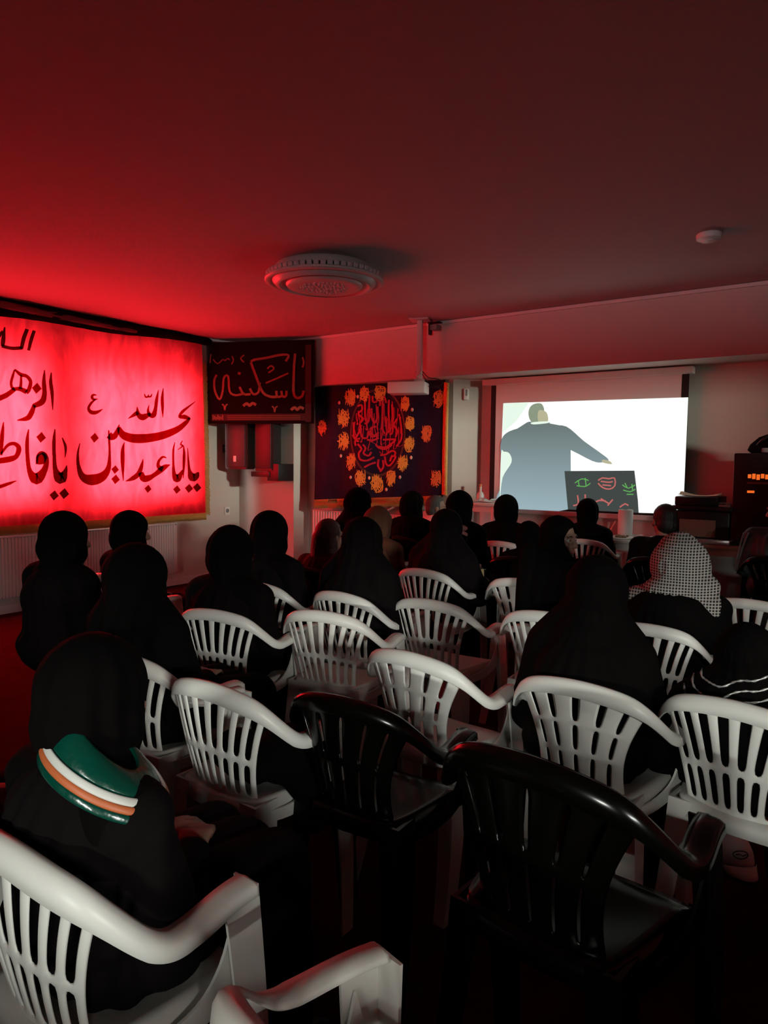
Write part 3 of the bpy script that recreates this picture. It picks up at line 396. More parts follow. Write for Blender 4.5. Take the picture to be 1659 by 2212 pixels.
SIGN=(((1.088,2.683,1.118,2.679),(1.085,2.649,1.115,2.646),(1.08,2.6,1.11,2.597),(1.075,2.546,1.106,2.544),(1.073,2.488,1.103,2.486),(1.071,2.425,1.101,2.424),(1.069,2.367,1.1,2.366),(1.067,2.317,1.098,2.316),(1.066,2.272,1.097,2.272),(1.07,2.233,1.1,2.238),(1.08,2.202,1.108,2.214),(1.096,2.179,1.118,2.198),(1.118,2.164,1.128,2.191),(1.146,2.162,1.141,2.191),(1.174,2.171,1.16,2.197),(1.198,2.187,1.175,2.206),(1.211,2.211,1.183,2.221),(1.218,2.237,1.189,2.244),(1.222,2.255,1.193,2.261)),((1.182,2.635,1.201,2.64),(1.187,2.62,1.206,2.625),(1.194,2.598,1.213,2.602),(1.197,2.578,1.217,2.578),(1.194,2.559,1.213,2.555),(1.187,2.539,1.207,2.533),(1.182,2.525,1.201,2.519)),((0.985,2.261,1.013,2.26),(0.984,2.244,1.013,2.242),(0.983,2.221,1.011,2.216),(0.98,2.208,1.003,2.193),(0.975,2.206,0.984,2.181),(0.966,2.205,0.961,2.179),(0.962,2.207,0.94,2.191),(0.957,2.22,0.929,2.214),(0.952,2.245,0.924,2.241),(0.949,2.263,0.921,2.259)),((0.936,2.214,0.945,2.189),(0.921,2.209,0.929,2.184),(0.902,2.204,0.905,2.177),(0.896,2.203,0.877,2.184),(0.892,2.216,0.865,2.21),(0.889,2.242,0.861,2.24),(0.888,2.263,0.86,2.261)),((0.878,2.21,0.882,2.181),(0.861,2.208,0.865,2.179),(0.838,2.205,0.838,2.176),(0.812,2.208,0.806,2.18),(0.782,2.216,0.772,2.189),(0.75,2.229,0.733,2.205),(0.721,2.254,0.696,2.237),(0.694,2.301,0.665,2.29),(0.668,2.364,0.639,2.354),(0.643,2.427,0.614,2.417),(0.617,2.49,0.588,2.48),(0.593,2.553,0.563,2.543),(0.576,2.596,0.546,2.587)),((0.571,2.588,0.551,2.607),(0.577,2.594,0.558,2.614),(0.586,2.601,0.572,2.624),(0.606,2.608,0.599,2.634),(0.648,2.615,0.643,2.641),(0.704,2.621,0.699,2.647),(0.761,2.628,0.756,2.654),(0.819,2.639,0.813,2.665),(0.877,2.65,0.871,2.676),(0.927,2.657,0.923,2.683),(0.969,2.659,0.968,2.685),(1.002,2.658,1.006,2.684),(1.013,2.656,1.037,2.669),(1.008,2.648,1.034,2.637),(0.991,2.624,1.015,2.609),(0.977,2.605,1.001,2.589)),((0.749,2.344,0.741,2.361),(0.786,2.357,0.778,2.375),(0.839,2.377,0.831,2.395),(0.891,2.397,0.882,2.414),(0.941,2.417,0.933,2.435),(0.991,2.438,0.982,2.455),(1.025,2.452,1.017,2.469)),((0.771,2.509,0.758,2.522),(0.783,2.52,0.77,2.533),(0.799,2.534,0.788,2.548),(0.81,2.54,0.809,2.557),(0.821,2.535,0.831,2.549),(0.834,2.524,0.849,2.533),(0.837,2.517,0.854,2.511),(0.823,2.505,0.834,2.492),(0.794,2.489,0.804,2.474),(0.773,2.477,0.782,2.462)),((0.655,2.362,0.684,2.36),(0.654,2.331,0.682,2.329),(0.651,2.289,0.679,2.285),(0.643,2.258,0.669,2.247),(0.63,2.245,0.646,2.223),(0.611,2.238,0.616,2.212),(0.597,2.238,0.585,2.215),(0.585,2.252,0.561,2.237),(0.57,2.278,0.545,2.266),(0.56,2.298,0.534,2.287)),((0.554,2.24,0.557,2.214),(0.531,2.238,0.534,2.212),(0.501,2.237,0.498,2.21),(0.479,2.241,0.462,2.219),(0.461,2.262,0.436,2.248),(0.444,2.295,0.418,2.283),(0.431,2.319,0.405,2.308)),((0.474,2.248,0.481,2.225),(0.443,2.241,0.45,2.217),(0.402,2.231,0.406,2.207),(0.366,2.229,0.364,2.205),(0.341,2.235,0.331,2.213),(0.321,2.247,0.301,2.23),(0.305,2.27,0.28,2.263),(0.298,2.323,0.271,2.322),(0.296,2.393,0.269,2.391),(0.289,2.444,0.264,2.436),(0.259,2.463,0.259,2.439),(0.228,2.449,0.247,2.432),(0.208,2.42,0.233,2.412),(0.2,2.376,0.227,2.374),(0.198,2.321,0.225,2.319),(0.193,2.272,0.219,2.268),(0.182,2.229,0.208,2.223),(0.169,2.192,0.193,2.181),(0.166,2.182,0.165,2.158),(0.156,2.195,0.134,2.181),(0.135,2.233,0.11,2.224),(0.119,2.274,0.093,2.268),(0.112,2.314,0.085,2.312),(0.111,2.356,0.084,2.357),(0.113,2.392,0.087,2.396),(0.121,2.417,0.096,2.426),(0.133,2.437,0.109,2.449),(0.142,2.451,0.118,2.463)),((0.474,2.685,0.485,2.671),(0.459,2.675,0.47,2.662),(0.439,2.661,0.452,2.649),(0.426,2.641,0.445,2.64),(0.437,2.619,0.451,2.629),(0.455,2.602,0.468,2.614),(0.468,2.59,0.481,2.602)),((0.394,2.46,0.404,2.488),(0.404,2.457,0.414,2.485),(0.418,2.453,0.427,2.481),(0.427,2.45,0.437,2.478)),((0.052,2.7,0.065,2.699),(0.049,2.67,0.062,2.668),(0.045,2.628,0.058,2.626),(0.042,2.597,0.055,2.596)),((0.083,2.635,0.094,2.642),(0.096,2.617,0.107,2.624),(0.116,2.593,0.125,2.602),(0.142,2.58,0.142,2.592),(0.169,2.591,0.161,2.601),(0.195,2.613,0.186,2.623),(0.214,2.628,0.208,2.638),(0.219,2.627,0.225,2.637),(0.223,2.62,0.232,2.628),(0.236,2.614,0.234,2.626),(0.252,2.622,0.244,2.632),(0.266,2.633,0.259,2.643),(0.276,2.638,0.274,2.65),(0.279,2.635,0.288,2.644),(0.285,2.627,0.296,2.634),(0.289,2.621,0.3,2.627)),((0.319,2.666,0.331,2.672),(0.326,2.656,0.337,2.661),(0.334,2.641,0.346,2.645),(0.337,2.627,0.35,2.626),(0.332,2.61,0.344,2.606),(0.321,2.591,0.333,2.586),(0.314,2.578,0.325,2.572)),((0.192,2.105,0.196,2.119),(0.199,2.104,0.203,2.118),(0.206,2.102,0.215,2.114),(0.211,2.097,0.225,2.103),(0.216,2.081,0.232,2.084),(0.22,2.058,0.236,2.061),(0.223,2.042,0.239,2.045)),((0.267,2.119,0.271,2.105),(0.26,2.117,0.265,2.103),(0.249,2.113,0.257,2.101),(0.238,2.103,0.252,2.096),(0.231,2.084,0.247,2.08),(0.227,2.061,0.242,2.058),(0.223,2.045,0.239,2.042)),((0.816,2.076,0.82,2.09),(0.822,2.075,0.827,2.088),(0.829,2.073,0.838,2.085),(0.834,2.068,0.848,2.074),(0.839,2.052,0.854,2.055),(0.843,2.03,0.859,2.033),(0.846,2.014,0.862,2.016)),((0.888,2.09,0.892,2.076),(0.882,2.088,0.886,2.074),(0.871,2.084,0.879,2.072),(0.86,2.074,0.874,2.067),(0.854,2.055,0.869,2.052),(0.849,2.033,0.865,2.03),(0.846,2.017,0.862,2.014)),((0.475,2.079,0.452,2.103),(0.487,2.088,0.465,2.113),(0.503,2.1,0.484,2.127),(0.51,2.105,0.509,2.136),(0.509,2.103,0.533,2.125),(0.519,2.09,0.544,2.112),(0.543,2.078,0.542,2.109),(0.566,2.09,0.542,2.113),(0.578,2.103,0.554,2.126),(0.581,2.107,0.576,2.138),(0.588,2.104,0.602,2.133),(0.602,2.096,0.621,2.122),(0.614,2.088,0.633,2.115)),((1.064,2.029,1.042,2.052),(1.076,2.038,1.054,2.062),(1.091,2.05,1.073,2.077),(1.098,2.055,1.097,2.086),(1.097,2.052,1.12,2.075),(1.107,2.04,1.131,2.061),(1.13,2.028,1.129,2.059),(1.152,2.04,1.129,2.062),(1.164,2.053,1.141,2.076),(1.167,2.057,1.162,2.088),(1.174,2.054,1.187,2.082),(1.188,2.046,1.205,2.072),(1.199,2.039,1.217,2.064)))
SIGNC=((0.002,2.828),(1.329,2.818),(1.332,1.876),(0.042,1.916))
OVAL=(((-4.71,2.157,-4.685,2.156),(-4.708,2.135,-4.684,2.135),(-4.707,2.104,-4.682,2.103),(-4.704,2.068,-4.68,2.067),(-4.703,2.024,-4.678,2.023),(-4.701,1.975,-4.676,1.975),(-4.697,1.936,-4.672,1.938),(-4.688,1.911,-4.665,1.918),(-4.677,1.897,-4.657,1.908),(-4.67,1.889,-4.65,1.901)),((-4.65,2.196,-4.625,2.194),(-4.651,2.156,-4.626,2.155),(-4.652,2.1,-4.627,2.099),(-4.653,2.045,-4.628,2.044),(-4.652,1.995,-4.627,1.994),(-4.651,1.946,-4.626,1.944),(-4.655,1.911,-4.631,1.905),(-4.667,1.898,-4.65,1.882),(-4.683,1.894,-4.675,1.875),(-4.698,1.892,-4.691,1.872)),((-4.612,2.187,-4.587,2.186),(-4.612,2.169,-4.587,2.168),(-4.611,2.143,-4.587,2.144),(-4.605,2.121,-4.584,2.129),(-4.586,2.108,-4.579,2.127),(-4.563,2.107,-4.569,2.127),(-4.542,2.117,-4.562,2.129),(-4.533,2.138,-4.556,2.144),(-4.528,2.163,-4.552,2.168),(-4.524,2.181,-4.548,2.186)),((-4.623,2.051,-4.598,2.051),(-4.621,2.018,-4.597,2.018),(-4.619,1.972,-4.594,1.972),(-4.613,1.933,-4.589,1.936),(-4.602,1.907,-4.58,1.915),(-4.587,1.89,-4.57,1.904),(-4.563,1.883,-4.57,1.902),(-4.546,1.896,-4.568,1.906),(-4.536,1.917,-4.56,1.923),(-4.53,1.945,-4.554,1.948),(-4.527,1.986,-4.552,1.987),(-4.527,2.034,-4.551,2.035),(-4.527,2.068,-4.551,2.069)),((-4.489,2.141,-4.465,2.14),(-4.49,2.101,-4.466,2.099),(-4.491,2.043,-4.467,2.042),(-4.492,1.986,-4.468,1.985),(-4.494,1.933,-4.47,1.931),(-4.496,1.88,-4.472,1.879),(-4.494,1.836,-4.47,1.837),(-4.485,1.802,-4.462,1.808),(-4.472,1.779,-4.45,1.787),(-4.463,1.764,-4.441,1.772)),((-4.415,2.138,-4.391,2.136),(-4.416,2.098,-4.392,2.097),(-4.417,2.041,-4.394,2.04),(-4.417,1.983,-4.393,1.983),(-4.412,1.925,-4.389,1.926),(-4.406,1.866,-4.382,1.867),(-4.403,1.821,-4.379,1.821),(-4.406,1.797,-4.383,1.793),(-4.412,1.786,-4.391,1.778),(-4.417,1.779,-4.396,1.769)),((-4.373,2.089,-4.35,2.089),(-4.371,2.055,-4.347,2.055),(-4.368,2.007,-4.344,2.007),(-4.365,1.954,-4.341,1.954),(-4.362,1.896,-4.338,1.896),(-4.359,1.834,-4.335,1.833),(-4.361,1.788,-4.338,1.785),(-4.37,1.773,-4.352,1.76),(-4.381,1.771,-4.374,1.752),(-4.392,1.77,-4.388,1.751)),((-4.278,1.977,-4.255,1.98),(-4.269,1.944,-4.246,1.948),(-4.257,1.898,-4.234,1.901),(-4.248,1.85,-4.225,1.852),(-4.242,1.803,-4.218,1.804),(-4.238,1.755,-4.215,1.754),(-4.242,1.714,-4.219,1.709),(-4.26,1.68,-4.24,1.67),(-4.287,1.651,-4.268,1.639),(-4.307,1.631,-4.289,1.619)),((-4.786,2.069,-4.797,2.087),(-4.771,2.074,-4.782,2.093),(-4.752,2.081,-4.759,2.1),(-4.747,2.082,-4.732,2.098),(-4.743,2.074,-4.719,2.078),(-4.74,2.055,-4.715,2.054),(-4.742,2.039,-4.719,2.03),(-4.756,2.029,-4.74,2.013),(-4.78,2.016,-4.763,2.001),(-4.794,1.993,-4.77,1.996),(-4.772,1.969,-4.755,1.983),(-4.741,1.949,-4.724,1.963),(-4.724,1.935,-4.7,1.94),(-4.728,1.926,-4.706,1.916),(-4.743,1.914,-4.724,1.9),(-4.755,1.904,-4.737,1.89)),((-4.855,1.899,-4.83,1.899),(-4.852,1.846,-4.827,1.847),(-4.848,1.774,-4.823,1.775),(-4.84,1.722,-4.815,1.728),(-4.808,1.711,-4.819,1.729),(-4.785,1.732,-4.806,1.743),(-4.769,1.754,-4.791,1.764),(-4.754,1.778,-4.778,1.786),(-4.742,1.805,-4.766,1.812),(-4.734,1.824,-4.758,1.831)),((-4.532,1.79,-4.514,1.776),(-4.545,1.779,-4.528,1.764),(-4.563,1.765,-4.548,1.749),(-4.574,1.759,-4.572,1.739),(-4.583,1.763,-4.597,1.747),(-4.597,1.774,-4.617,1.763),(-4.604,1.786,-4.628,1.782),(-4.604,1.801,-4.629,1.804),(-4.599,1.82,-4.622,1.827),(-4.591,1.831,-4.609,1.846),(-4.581,1.835,-4.587,1.854),(-4.563,1.835,-4.564,1.855),(-4.549,1.835,-4.549,1.854)),((-4.759,1.869,-4.734,1.87),(-4.756,1.83,-4.731,1.831),(-4.751,1.777,-4.726,1.779),(-4.739,1.734,-4.716,1.742),(-4.712,1.712,-4.7,1.73),(-4.678,1.707,-4.68,1.727),(-4.649,1.717,-4.668,1.729),(-4.637,1.745,-4.662,1.748),(-4.635,1.779,-4.659,1.782),(-4.637,1.789,-4.647,1.808),(-4.645,1.782,-4.622,1.788),(-4.635,1.752,-4.612,1.76),(-4.613,1.727,-4.602,1.745),(-4.577,1.728,-4.583,1.747),(-4.542,1.738,-4.551,1.757),(-4.518,1.746,-4.528,1.765)),((-4.862,1.756,-4.838,1.764),(-4.854,1.741,-4.83,1.749),(-4.841,1.72,-4.819,1.73),(-4.82,1.702,-4.809,1.72),(-4.79,1.699,-4.792,1.719),(-4.761,1.704,-4.767,1.723),(-4.741,1.707,-4.748,1.727)),((-4.788,1.648,-4.769,1.662),(-4.771,1.634,-4.752,1.647),(-4.749,1.614,-4.729,1.625),(-4.738,1.598,-4.714,1.6),(-4.744,1.588,-4.722,1.578),(-4.76,1.574,-4.739,1.562),(-4.773,1.553,-4.748,1.548),(-4.773,1.526,-4.748,1.528),(-4.767,1.498,-4.743,1.504),(-4.751,1.474,-4.733,1.488),(-4.722,1.461,-4.714,1.48),(-4.688,1.456,-4.686,1.476),(-4.652,1.458,-4.659,1.477),(-4.618,1.47,-4.63,1.488),(-4.585,1.489,-4.6,1.505),(-4.564,1.501,-4.578,1.518)),((-4.719,1.641,-4.7,1.654),(-4.707,1.631,-4.688,1.644),(-4.693,1.617,-4.672,1.627),(-4.687,1.606,-4.662,1.606),(-4.693,1.592,-4.67,1.583),(-4.707,1.571,-4.684,1.564),(-4.712,1.548,-4.687,1.553),(-4.692,1.529,-4.677,1.545),(-4.665,1.517,-4.656,1.535),(-4.636,1.513,-4.642,1.533),(-4.615,1.527,-4.635,1.539),(-4.602,1.547,-4.624,1.556),(-4.594,1.56,-4.617,1.569)),((-4.471,1.691,-4.473,1.71),(-4.452,1.691,-4.454,1.711),(-4.425,1.692,-4.426,1.712),(-4.397,1.693,-4.398,1.713),(-4.366,1.694,-4.368,1.714),(-4.336,1.694,-4.336,1.714),(-4.319,1.693,-4.312,1.711),(-4.322,1.698,-4.299,1.696),(-4.325,1.697,-4.308,1.683),(-4.339,1.686,-4.323,1.671),(-4.366,1.667,-4.35,1.652),(-4.401,1.643,-4.387,1.627),(-4.433,1.628,-4.426,1.609),(-4.463,1.626,-4.464,1.606),(-4.495,1.631,-4.5,1.612),(-4.519,1.636,-4.524,1.616)),((-4.566,1.649,-4.544,1.658),(-4.559,1.637,-4.538,1.646),(-4.547,1.62,-4.528,1.631),(-4.528,1.604,-4.515,1.62),(-4.501,1.594,-4.493,1.613),(-4.468,1.588,-4.466,1.607),(-4.434,1.589,-4.441,1.608),(-4.4,1.603,-4.414,1.62),(-4.369,1.623,-4.384,1.639),(-4.348,1.638,-4.363,1.653)),((-4.503,1.52,-4.504,1.54),(-4.486,1.521,-4.487,1.541),(-4.461,1.522,-4.465,1.542),(-4.432,1.528,-4.442,1.546),(-4.403,1.542,-4.416,1.559),(-4.374,1.559,-4.386,1.576),(-4.352,1.568,-4.357,1.587),(-4.336,1.567,-4.33,1.586),(-4.323,1.561,-4.308,1.576),(-4.317,1.556,-4.294,1.559),(-4.32,1.546,-4.298,1.539),(-4.331,1.528,-4.31,1.519),(-4.34,1.515,-4.319,1.506)),((-4.457,1.516,-4.433,1.518),(-4.453,1.492,-4.429,1.495),(-4.448,1.459,-4.424,1.463),(-4.438,1.431,-4.416,1.439),(-4.421,1.413,-4.405,1.428),(-4.398,1.403,-4.394,1.422),(-4.371,1.407,-4.384,1.424),(-4.345,1.429,-4.364,1.441),(-4.32,1.46,-4.34,1.47),(-4.302,1.486,-4.323,1.495),(-4.294,1.503,-4.317,1.508),(-4.293,1.516,-4.317,1.517),(-4.293,1.524,-4.317,1.524)),((-4.682,1.383,-4.696,1.4),(-4.665,1.393,-4.678,1.409),(-4.64,1.406,-4.653,1.423),(-4.615,1.418,-4.627,1.435),(-4.591,1.426,-4.6,1.445),(-4.566,1.433,-4.575,1.452),(-4.549,1.438,-4.557,1.457)),((-4.532,1.484,-4.508,1.481),(-4.535,1.465,-4.511,1.463),(-4.54,1.439,-4.515,1.437),(-4.539,1.412,-4.515,1.416),(-4.529,1.388,-4.507,1.397),(-4.514,1.368,-4.493,1.378),(-4.503,1.354,-4.483,1.365)),((-4.481,1.474,-4.457,1.477),(-4.477,1.454,-4.453,1.457),(-4.472,1.426,-4.448,1.428),(-4.472,1.403,-4.448,1.399),(-4.482,1.384,-4.461,1.374),(-4.499,1.365,-4.479,1.353),(-4.511,1.351,-4.492,1.34)),((-4.583,1.94,-4.602,1.928),(-4.596,1.954,-4.616,1.943),(-4.613,1.974,-4.635,1.965),(-4.623,1.992,-4.648,1.989),(-4.622,2.008,-4.646,2.013),(-4.614,2.027,-4.637,2.034),(-4.608,2.04,-4.631,2.048)),((-4.304,1.932,-4.284,1.92),(-4.318,1.914,-4.298,1.903),(-4.337,1.888,-4.315,1.88),(-4.346,1.86,-4.322,1.861),(-4.331,1.834,-4.312,1.845),(-4.308,1.814,-4.289,1.825),(-4.296,1.797,-4.273,1.8),(-4.299,1.777,-4.276,1.772),(-4.31,1.754,-4.288,1.746),(-4.319,1.736,-4.297,1.728)),((-4.454,1.956,-4.43,1.958),(-4.451,1.933,-4.427,1.935),(-4.446,1.901,-4.422,1.902),(-4.445,1.877,-4.421,1.875),(-4.448,1.866,-4.426,1.858),(-4.453,1.86,-4.434,1.848),(-4.458,1.856,-4.44,1.843)),((-4.498,2.073,-4.522,2.075),(-4.497,2.099,-4.521,2.101),(-4.496,2.133,-4.52,2.136),(-4.491,2.158,-4.514,2.166),(-4.483,2.166,-4.498,2.182),(-4.475,2.168,-4.475,2.188),(-4.47,2.167,-4.452,2.179),(-4.462,2.151,-4.439,2.156),(-4.453,2.124,-4.43,2.127),(-4.447,2.103,-4.424,2.107)),((-4.792,1.636,-4.817,1.632),(-4.797,1.653,-4.822,1.649),(-4.803,1.675,-4.828,1.673),(-4.804,1.684,-4.824,1.696),(-4.8,1.682,-4.798,1.702),(-4.781,1.677,-4.774,1.696),(-4.765,1.673,-4.758,1.692)),((-4.359,1.486,-4.381,1.494),(-4.351,1.5,-4.372,1.509),(-4.34,1.519,-4.361,1.528),(-4.357,1.533,-4.334,1.528),(-4.365,1.517,-4.342,1.51),(-4.379,1.488,-4.356,1.481),(-4.389,1.466,-4.367,1.459)),((-4.661,1.693,-4.656,1.712),(-4.643,1.689,-4.638,1.709),(-4.616,1.685,-4.614,1.705),(-4.587,1.685,-4.592,1.705),(-4.559,1.693,-4.57,1.711),(-4.534,1.705,-4.546,1.722),(-4.516,1.713,-4.529,1.73)))
ELL=((-4.536,1.783),(-4.868,1.788),(-4.203,1.777),(-4.541,2.234),(-4.53,1.314))
MEDS=((-4.889,2.179,0.065),(-4.976,1.945,0.071),(-4.978,1.685,0.069),(-4.874,1.452,0.065),(-4.731,1.265,0.062),(-4.542,1.214,0.068),(-4.359,1.273,0.059),(-4.215,1.437,0.062),(-4.13,1.647,0.057),(-4.125,1.872,0.054),(-4.188,2.085,0.056),(-4.707,2.294,0.059),(-4.513,2.304,0.059))
BIG=((-5.296,1.844),(-3.926,1.754),(-3.789,2.129),(-3.802,1.278))
DOTS=((-5.027,2.125),(-5.013,1.519),(-4.872,1.276),(-4.415,1.149),(-4.245,1.289),(-4.112,1.505),(-4.096,2.019),(-4.793,2.185),(-4.628,1.274))
POLY={'light':((-3.124,2.065),(-1.354,2.045),(-1.357,1.018),(-1.749,1.011),(-3.145,1.011)),'suit':((-3.139,1.568),(-3.127,1.709),(-3.048,1.778),(-2.88,1.827),(-2.844,1.869),(-2.636,1.864),(-2.608,1.83),(-2.45,1.814),(-2.276,1.675),(-2.123,1.568),(-2.031,1.495),(-2.087,1.47),(-2.186,1.483),(-2.452,1.601),(-2.461,1.467),(-2.411,1.384),(-2.409,1.011),(-3.13,1.008),(-3.112,1.249),(-3.039,1.427),(-3.028,1.568)),'shirt_gap':((-3.104,1.571),(-3.043,1.554),(-3.017,1.463),(-3.113,1.302),(-3.137,1.07),(-3.135,1.55)),'skin':((-2.738,1.977),(-2.656,1.957),(-2.641,1.864),(-2.734,1.861)),'hair':((-2.838,1.998),(-2.794,2.042),(-2.712,2.044),(-2.68,1.975),(-2.728,1.956),(-2.717,1.874),(-2.807,1.868),(-2.842,1.929)),'collar':((-2.807,1.863),(-2.636,1.869),(-2.635,1.852),(-2.788,1.842)),'hand':((-2.088,1.495),(-2.031,1.487),(-1.998,1.463),(-2.014,1.455),(-2.087,1.47)),'tablecloth':((-2.455,1.383),(-1.791,1.397),(-1.75,1.125),(-1.739,1.011),(-2.409,1.011),(-2.408,1.267)),'green_tint':((-3.124,2.065),(-2.84,2.063),(-2.975,1.881),(-3.125,1.762))}
PGREEN=(((-2.345,1.265,-2.351,1.272),(-2.316,1.287,-2.322,1.295),(-2.28,1.307,-2.282,1.316),(-2.244,1.302,-2.242,1.312),(-2.215,1.292,-2.212,1.301)),((-2.331,1.239,-2.329,1.249),(-2.291,1.234,-2.29,1.244),(-2.244,1.233,-2.246,1.243),(-2.212,1.251,-2.218,1.259),(-2.193,1.269,-2.199,1.276)),((-2.32,1.293,-2.31,1.295),(-2.315,1.268,-2.305,1.27),(-2.31,1.244,-2.3,1.246)),((-2.253,1.32,-2.243,1.321),(-2.247,1.283,-2.237,1.284),(-2.242,1.246,-2.232,1.247)),((-1.898,1.26,-1.893,1.268),(-1.874,1.242,-1.869,1.251),(-1.839,1.229,-1.84,1.238),(-1.803,1.244,-1.808,1.253),(-1.776,1.263,-1.781,1.271)),((-1.887,1.211,-1.885,1.221),(-1.858,1.203,-1.856,1.212),(-1.822,1.197,-1.823,1.207),(-1.794,1.21,-1.798,1.218),(-1.774,1.223,-1.78,1.231)),((-1.853,1.172,-1.853,1.182),(-1.822,1.173,-1.822,1.183),(-1.791,1.174,-1.791,1.184)),((-1.877,1.278,-1.868,1.283),(-1.864,1.255,-1.856,1.259),(-1.851,1.231,-1.843,1.235)),((-1.814,1.273,-1.805,1.275),(-1.809,1.246,-1.8,1.247),(-1.805,1.218,-1.795,1.219)))
PRED=(((-2.118,1.294,-2.127,1.304),(-2.103,1.306,-2.11,1.317),(-2.081,1.318,-2.084,1.33),(-2.051,1.315,-2.05,1.328),(-2.017,1.311,-2.018,1.324),(-1.988,1.32,-1.991,1.332),(-1.974,1.322,-1.965,1.331),(-1.967,1.292,-1.954,1.293),(-1.97,1.256,-1.958,1.252),(-1.988,1.237,-1.981,1.226),(-2.015,1.227,-2.013,1.214),(-2.046,1.229,-2.049,1.216),(-2.076,1.24,-2.083,1.229),(-2.1,1.26,-2.109,1.25),(-2.117,1.278,-2.127,1.27)),((-2.098,1.285,-2.097,1.298),(-2.059,1.281,-2.058,1.294),(-2.016,1.278,-2.016,1.291),(-1.993,1.283,-1.997,1.295),(-1.982,1.288,-1.987,1.3)),((-2.081,1.252,-2.08,1.265),(-2.04,1.249,-2.039,1.262),(-1.999,1.247,-1.999,1.259)),((-2.325,1.151,-2.312,1.154),(-2.317,1.111,-2.303,1.113),(-2.314,1.072,-2.301,1.067),(-2.335,1.061,-2.33,1.049),(-2.359,1.057,-2.357,1.044)),((-2.25,1.163,-2.236,1.164),(-2.247,1.122,-2.233,1.123),(-2.244,1.08,-2.23,1.081)),((-2.17,1.07,-2.177,1.081),(-2.142,1.088,-2.148,1.099),(-2.107,1.104,-2.11,1.117),(-2.072,1.104,-2.071,1.117),(-2.044,1.099,-2.042,1.112)),((-2.096,1.122,-2.089,1.134),(-2.054,1.099,-2.048,1.111),(-2.013,1.077,-2.006,1.088)),((-2.02,1.061,-2.03,1.069),(-1.997,1.091,-2.007,1.099),(-1.974,1.12,-1.984,1.128)),((-1.908,1.049,-1.916,1.059),(-1.887,1.067,-1.895,1.077),(-1.865,1.082,-1.867,1.095),(-1.85,1.077,-1.845,1.089),(-1.838,1.068,-1.83,1.079)))
# ------------------------------------------------------------------ the room
def quadbox(name, lo, hi, m, parent=None):
    bm = bmesh.new()
    box(bm, lo, hi)
    return struct(name, bm, m, parent)

XR, YK = 2.6, -5.4
quadbox('floor', (XL - 0.3, YK - 0.2, -0.1), (XR + 0.2, YB + 0.3, 0.0), 'floor')
quadbox('ceiling', (XL - 0.3, YK - 0.2, CEIL), (XR + 0.2, YB + 0.3, CEIL + 0.1), 'ceiling')

# left wall with two window openings (both behind the red banner)
bm = bmesh.new()
WZ0, WZ1 = 1.02, 2.54
W = ((2.30, 3.70), (4.00, 5.42))
x0, x1 = XL - 0.25, XL
cuts = [YK - 0.2, W[0][0], W[0][1], W[1][0], W[1][1], YB + 0.3]
for i in range(5):
    a, b = cuts[i], cuts[i + 1]
    if i in (1, 3):
        box(bm, (x0, a, 0), (x1, b, WZ0))
        box(bm, (x0, a, WZ1), (x1, b, CEIL))
    else:
        box(bm, (x0, a, 0), (x1, b, CEIL))
struct('wall_left', bm, 'wall')
for k, (a, b) in enumerate(W):
    bm = bmesh.new()
    for lo, hi in (((a, WZ0), (a + .05, WZ1)), ((b - .05, WZ0), (b, WZ1)), ((a, WZ0), (b, WZ0 + .05)), ((a, WZ1 - .05), (b, WZ1)),
                   (((a + b) / 2 - .025, WZ0), ((a + b) / 2 + .025, WZ1))):
        box(bm, (XL - .09, lo[0], lo[1]), (XL - .05, hi[0], hi[1]))
    w = struct('window_%d' % (k + 1), bm, 'frame')
    bm = bmesh.new()
    box(bm, (XL - .02, a - .03, WZ0 - .03), (XL + .03, b + .03, WZ0))
    obj('window_sill', bm, 'frame', w, False)

# front: beam above, recess below, end of the wall (pilaster) at left
XP = -5.66
quadbox('wall_front', (XL, YS, 0), (XP, YB + 0.3, SOF), 'wall')
quadbox('wall_beam', (XL, YS, SOF), (XR + .4, YB + .3, CEIL), 'wall')
bm = bmesh.new()
pl = [(XP, 6.45), (-3.64, 6.45), (-3.40, YB), (XR + .4, YB), (XR + .4, YB + .3), (XP, YB + .3)]
va = [bm.verts.new((x, y, 0)) for x, y in pl]; vb = [bm.verts.new((x, y, SOF)) for x, y in pl]
bm.faces.new(va[::-1]); bm.faces.new(vb)
for i in range(6):
    bm.faces.new((va[i], va[(i + 1) % 6], vb[(i + 1) % 6], vb[i]))
struct('wall_recess', bm, 'wall')
bm = bmesh.new()
box(bm, (XR, YK - .2, 0), (XR + .2, -2.5, CEIL))
box(bm, (XR, 1.0, 0), (XR + .2, 4.50, CEIL))
box(bm, (XR, 4.50, 0), (XR + .2, 5.55, 1.99))
box(bm, (XR, 4.50, 2.27), (XR + .2, 5.55, CEIL))
box(bm, (XR, 5.55, 0), (XR + .2, YS, CEIL))
box(bm, (XR, -2.5, 1.76), (XR + .2, 1.0, CEIL))
box(bm, (XR, -2.5, 0), (XR + .2, 1.0, 1.36))
box(bm, (XR, YS, 0), (XR + .2, YB, SOF))
struct('wall_right', bm, 'wall')
bm = bmesh.new()
for lo, hi in (((XL, 0), (-.5, CEIL)), ((1.8, 0), (XR, CEIL)), ((-.5, 0), (1.8, 1.72)), ((-.5, 1.90), (1.8, CEIL))):
    box(bm, (lo[0], YK - .2, lo[1]), (hi[0], YK, hi[1]))
struct('wall_back', bm, 'wall')
bm = bmesh.new()
for lo, hi in (((-.5, 1.72), (-.46, 1.90)), ((1.76, 1.72), (1.8, 1.90)), ((-.5, 1.72), (1.8, 1.74)), ((-.5, 1.87), (1.8, 1.90))):
    box(bm, (lo[0], YK - .15, lo[1]), (hi[0], YK - .10, hi[1]))
struct('window_5', bm, 'frame')  # unseen slot added for the back fill, height set to band its light
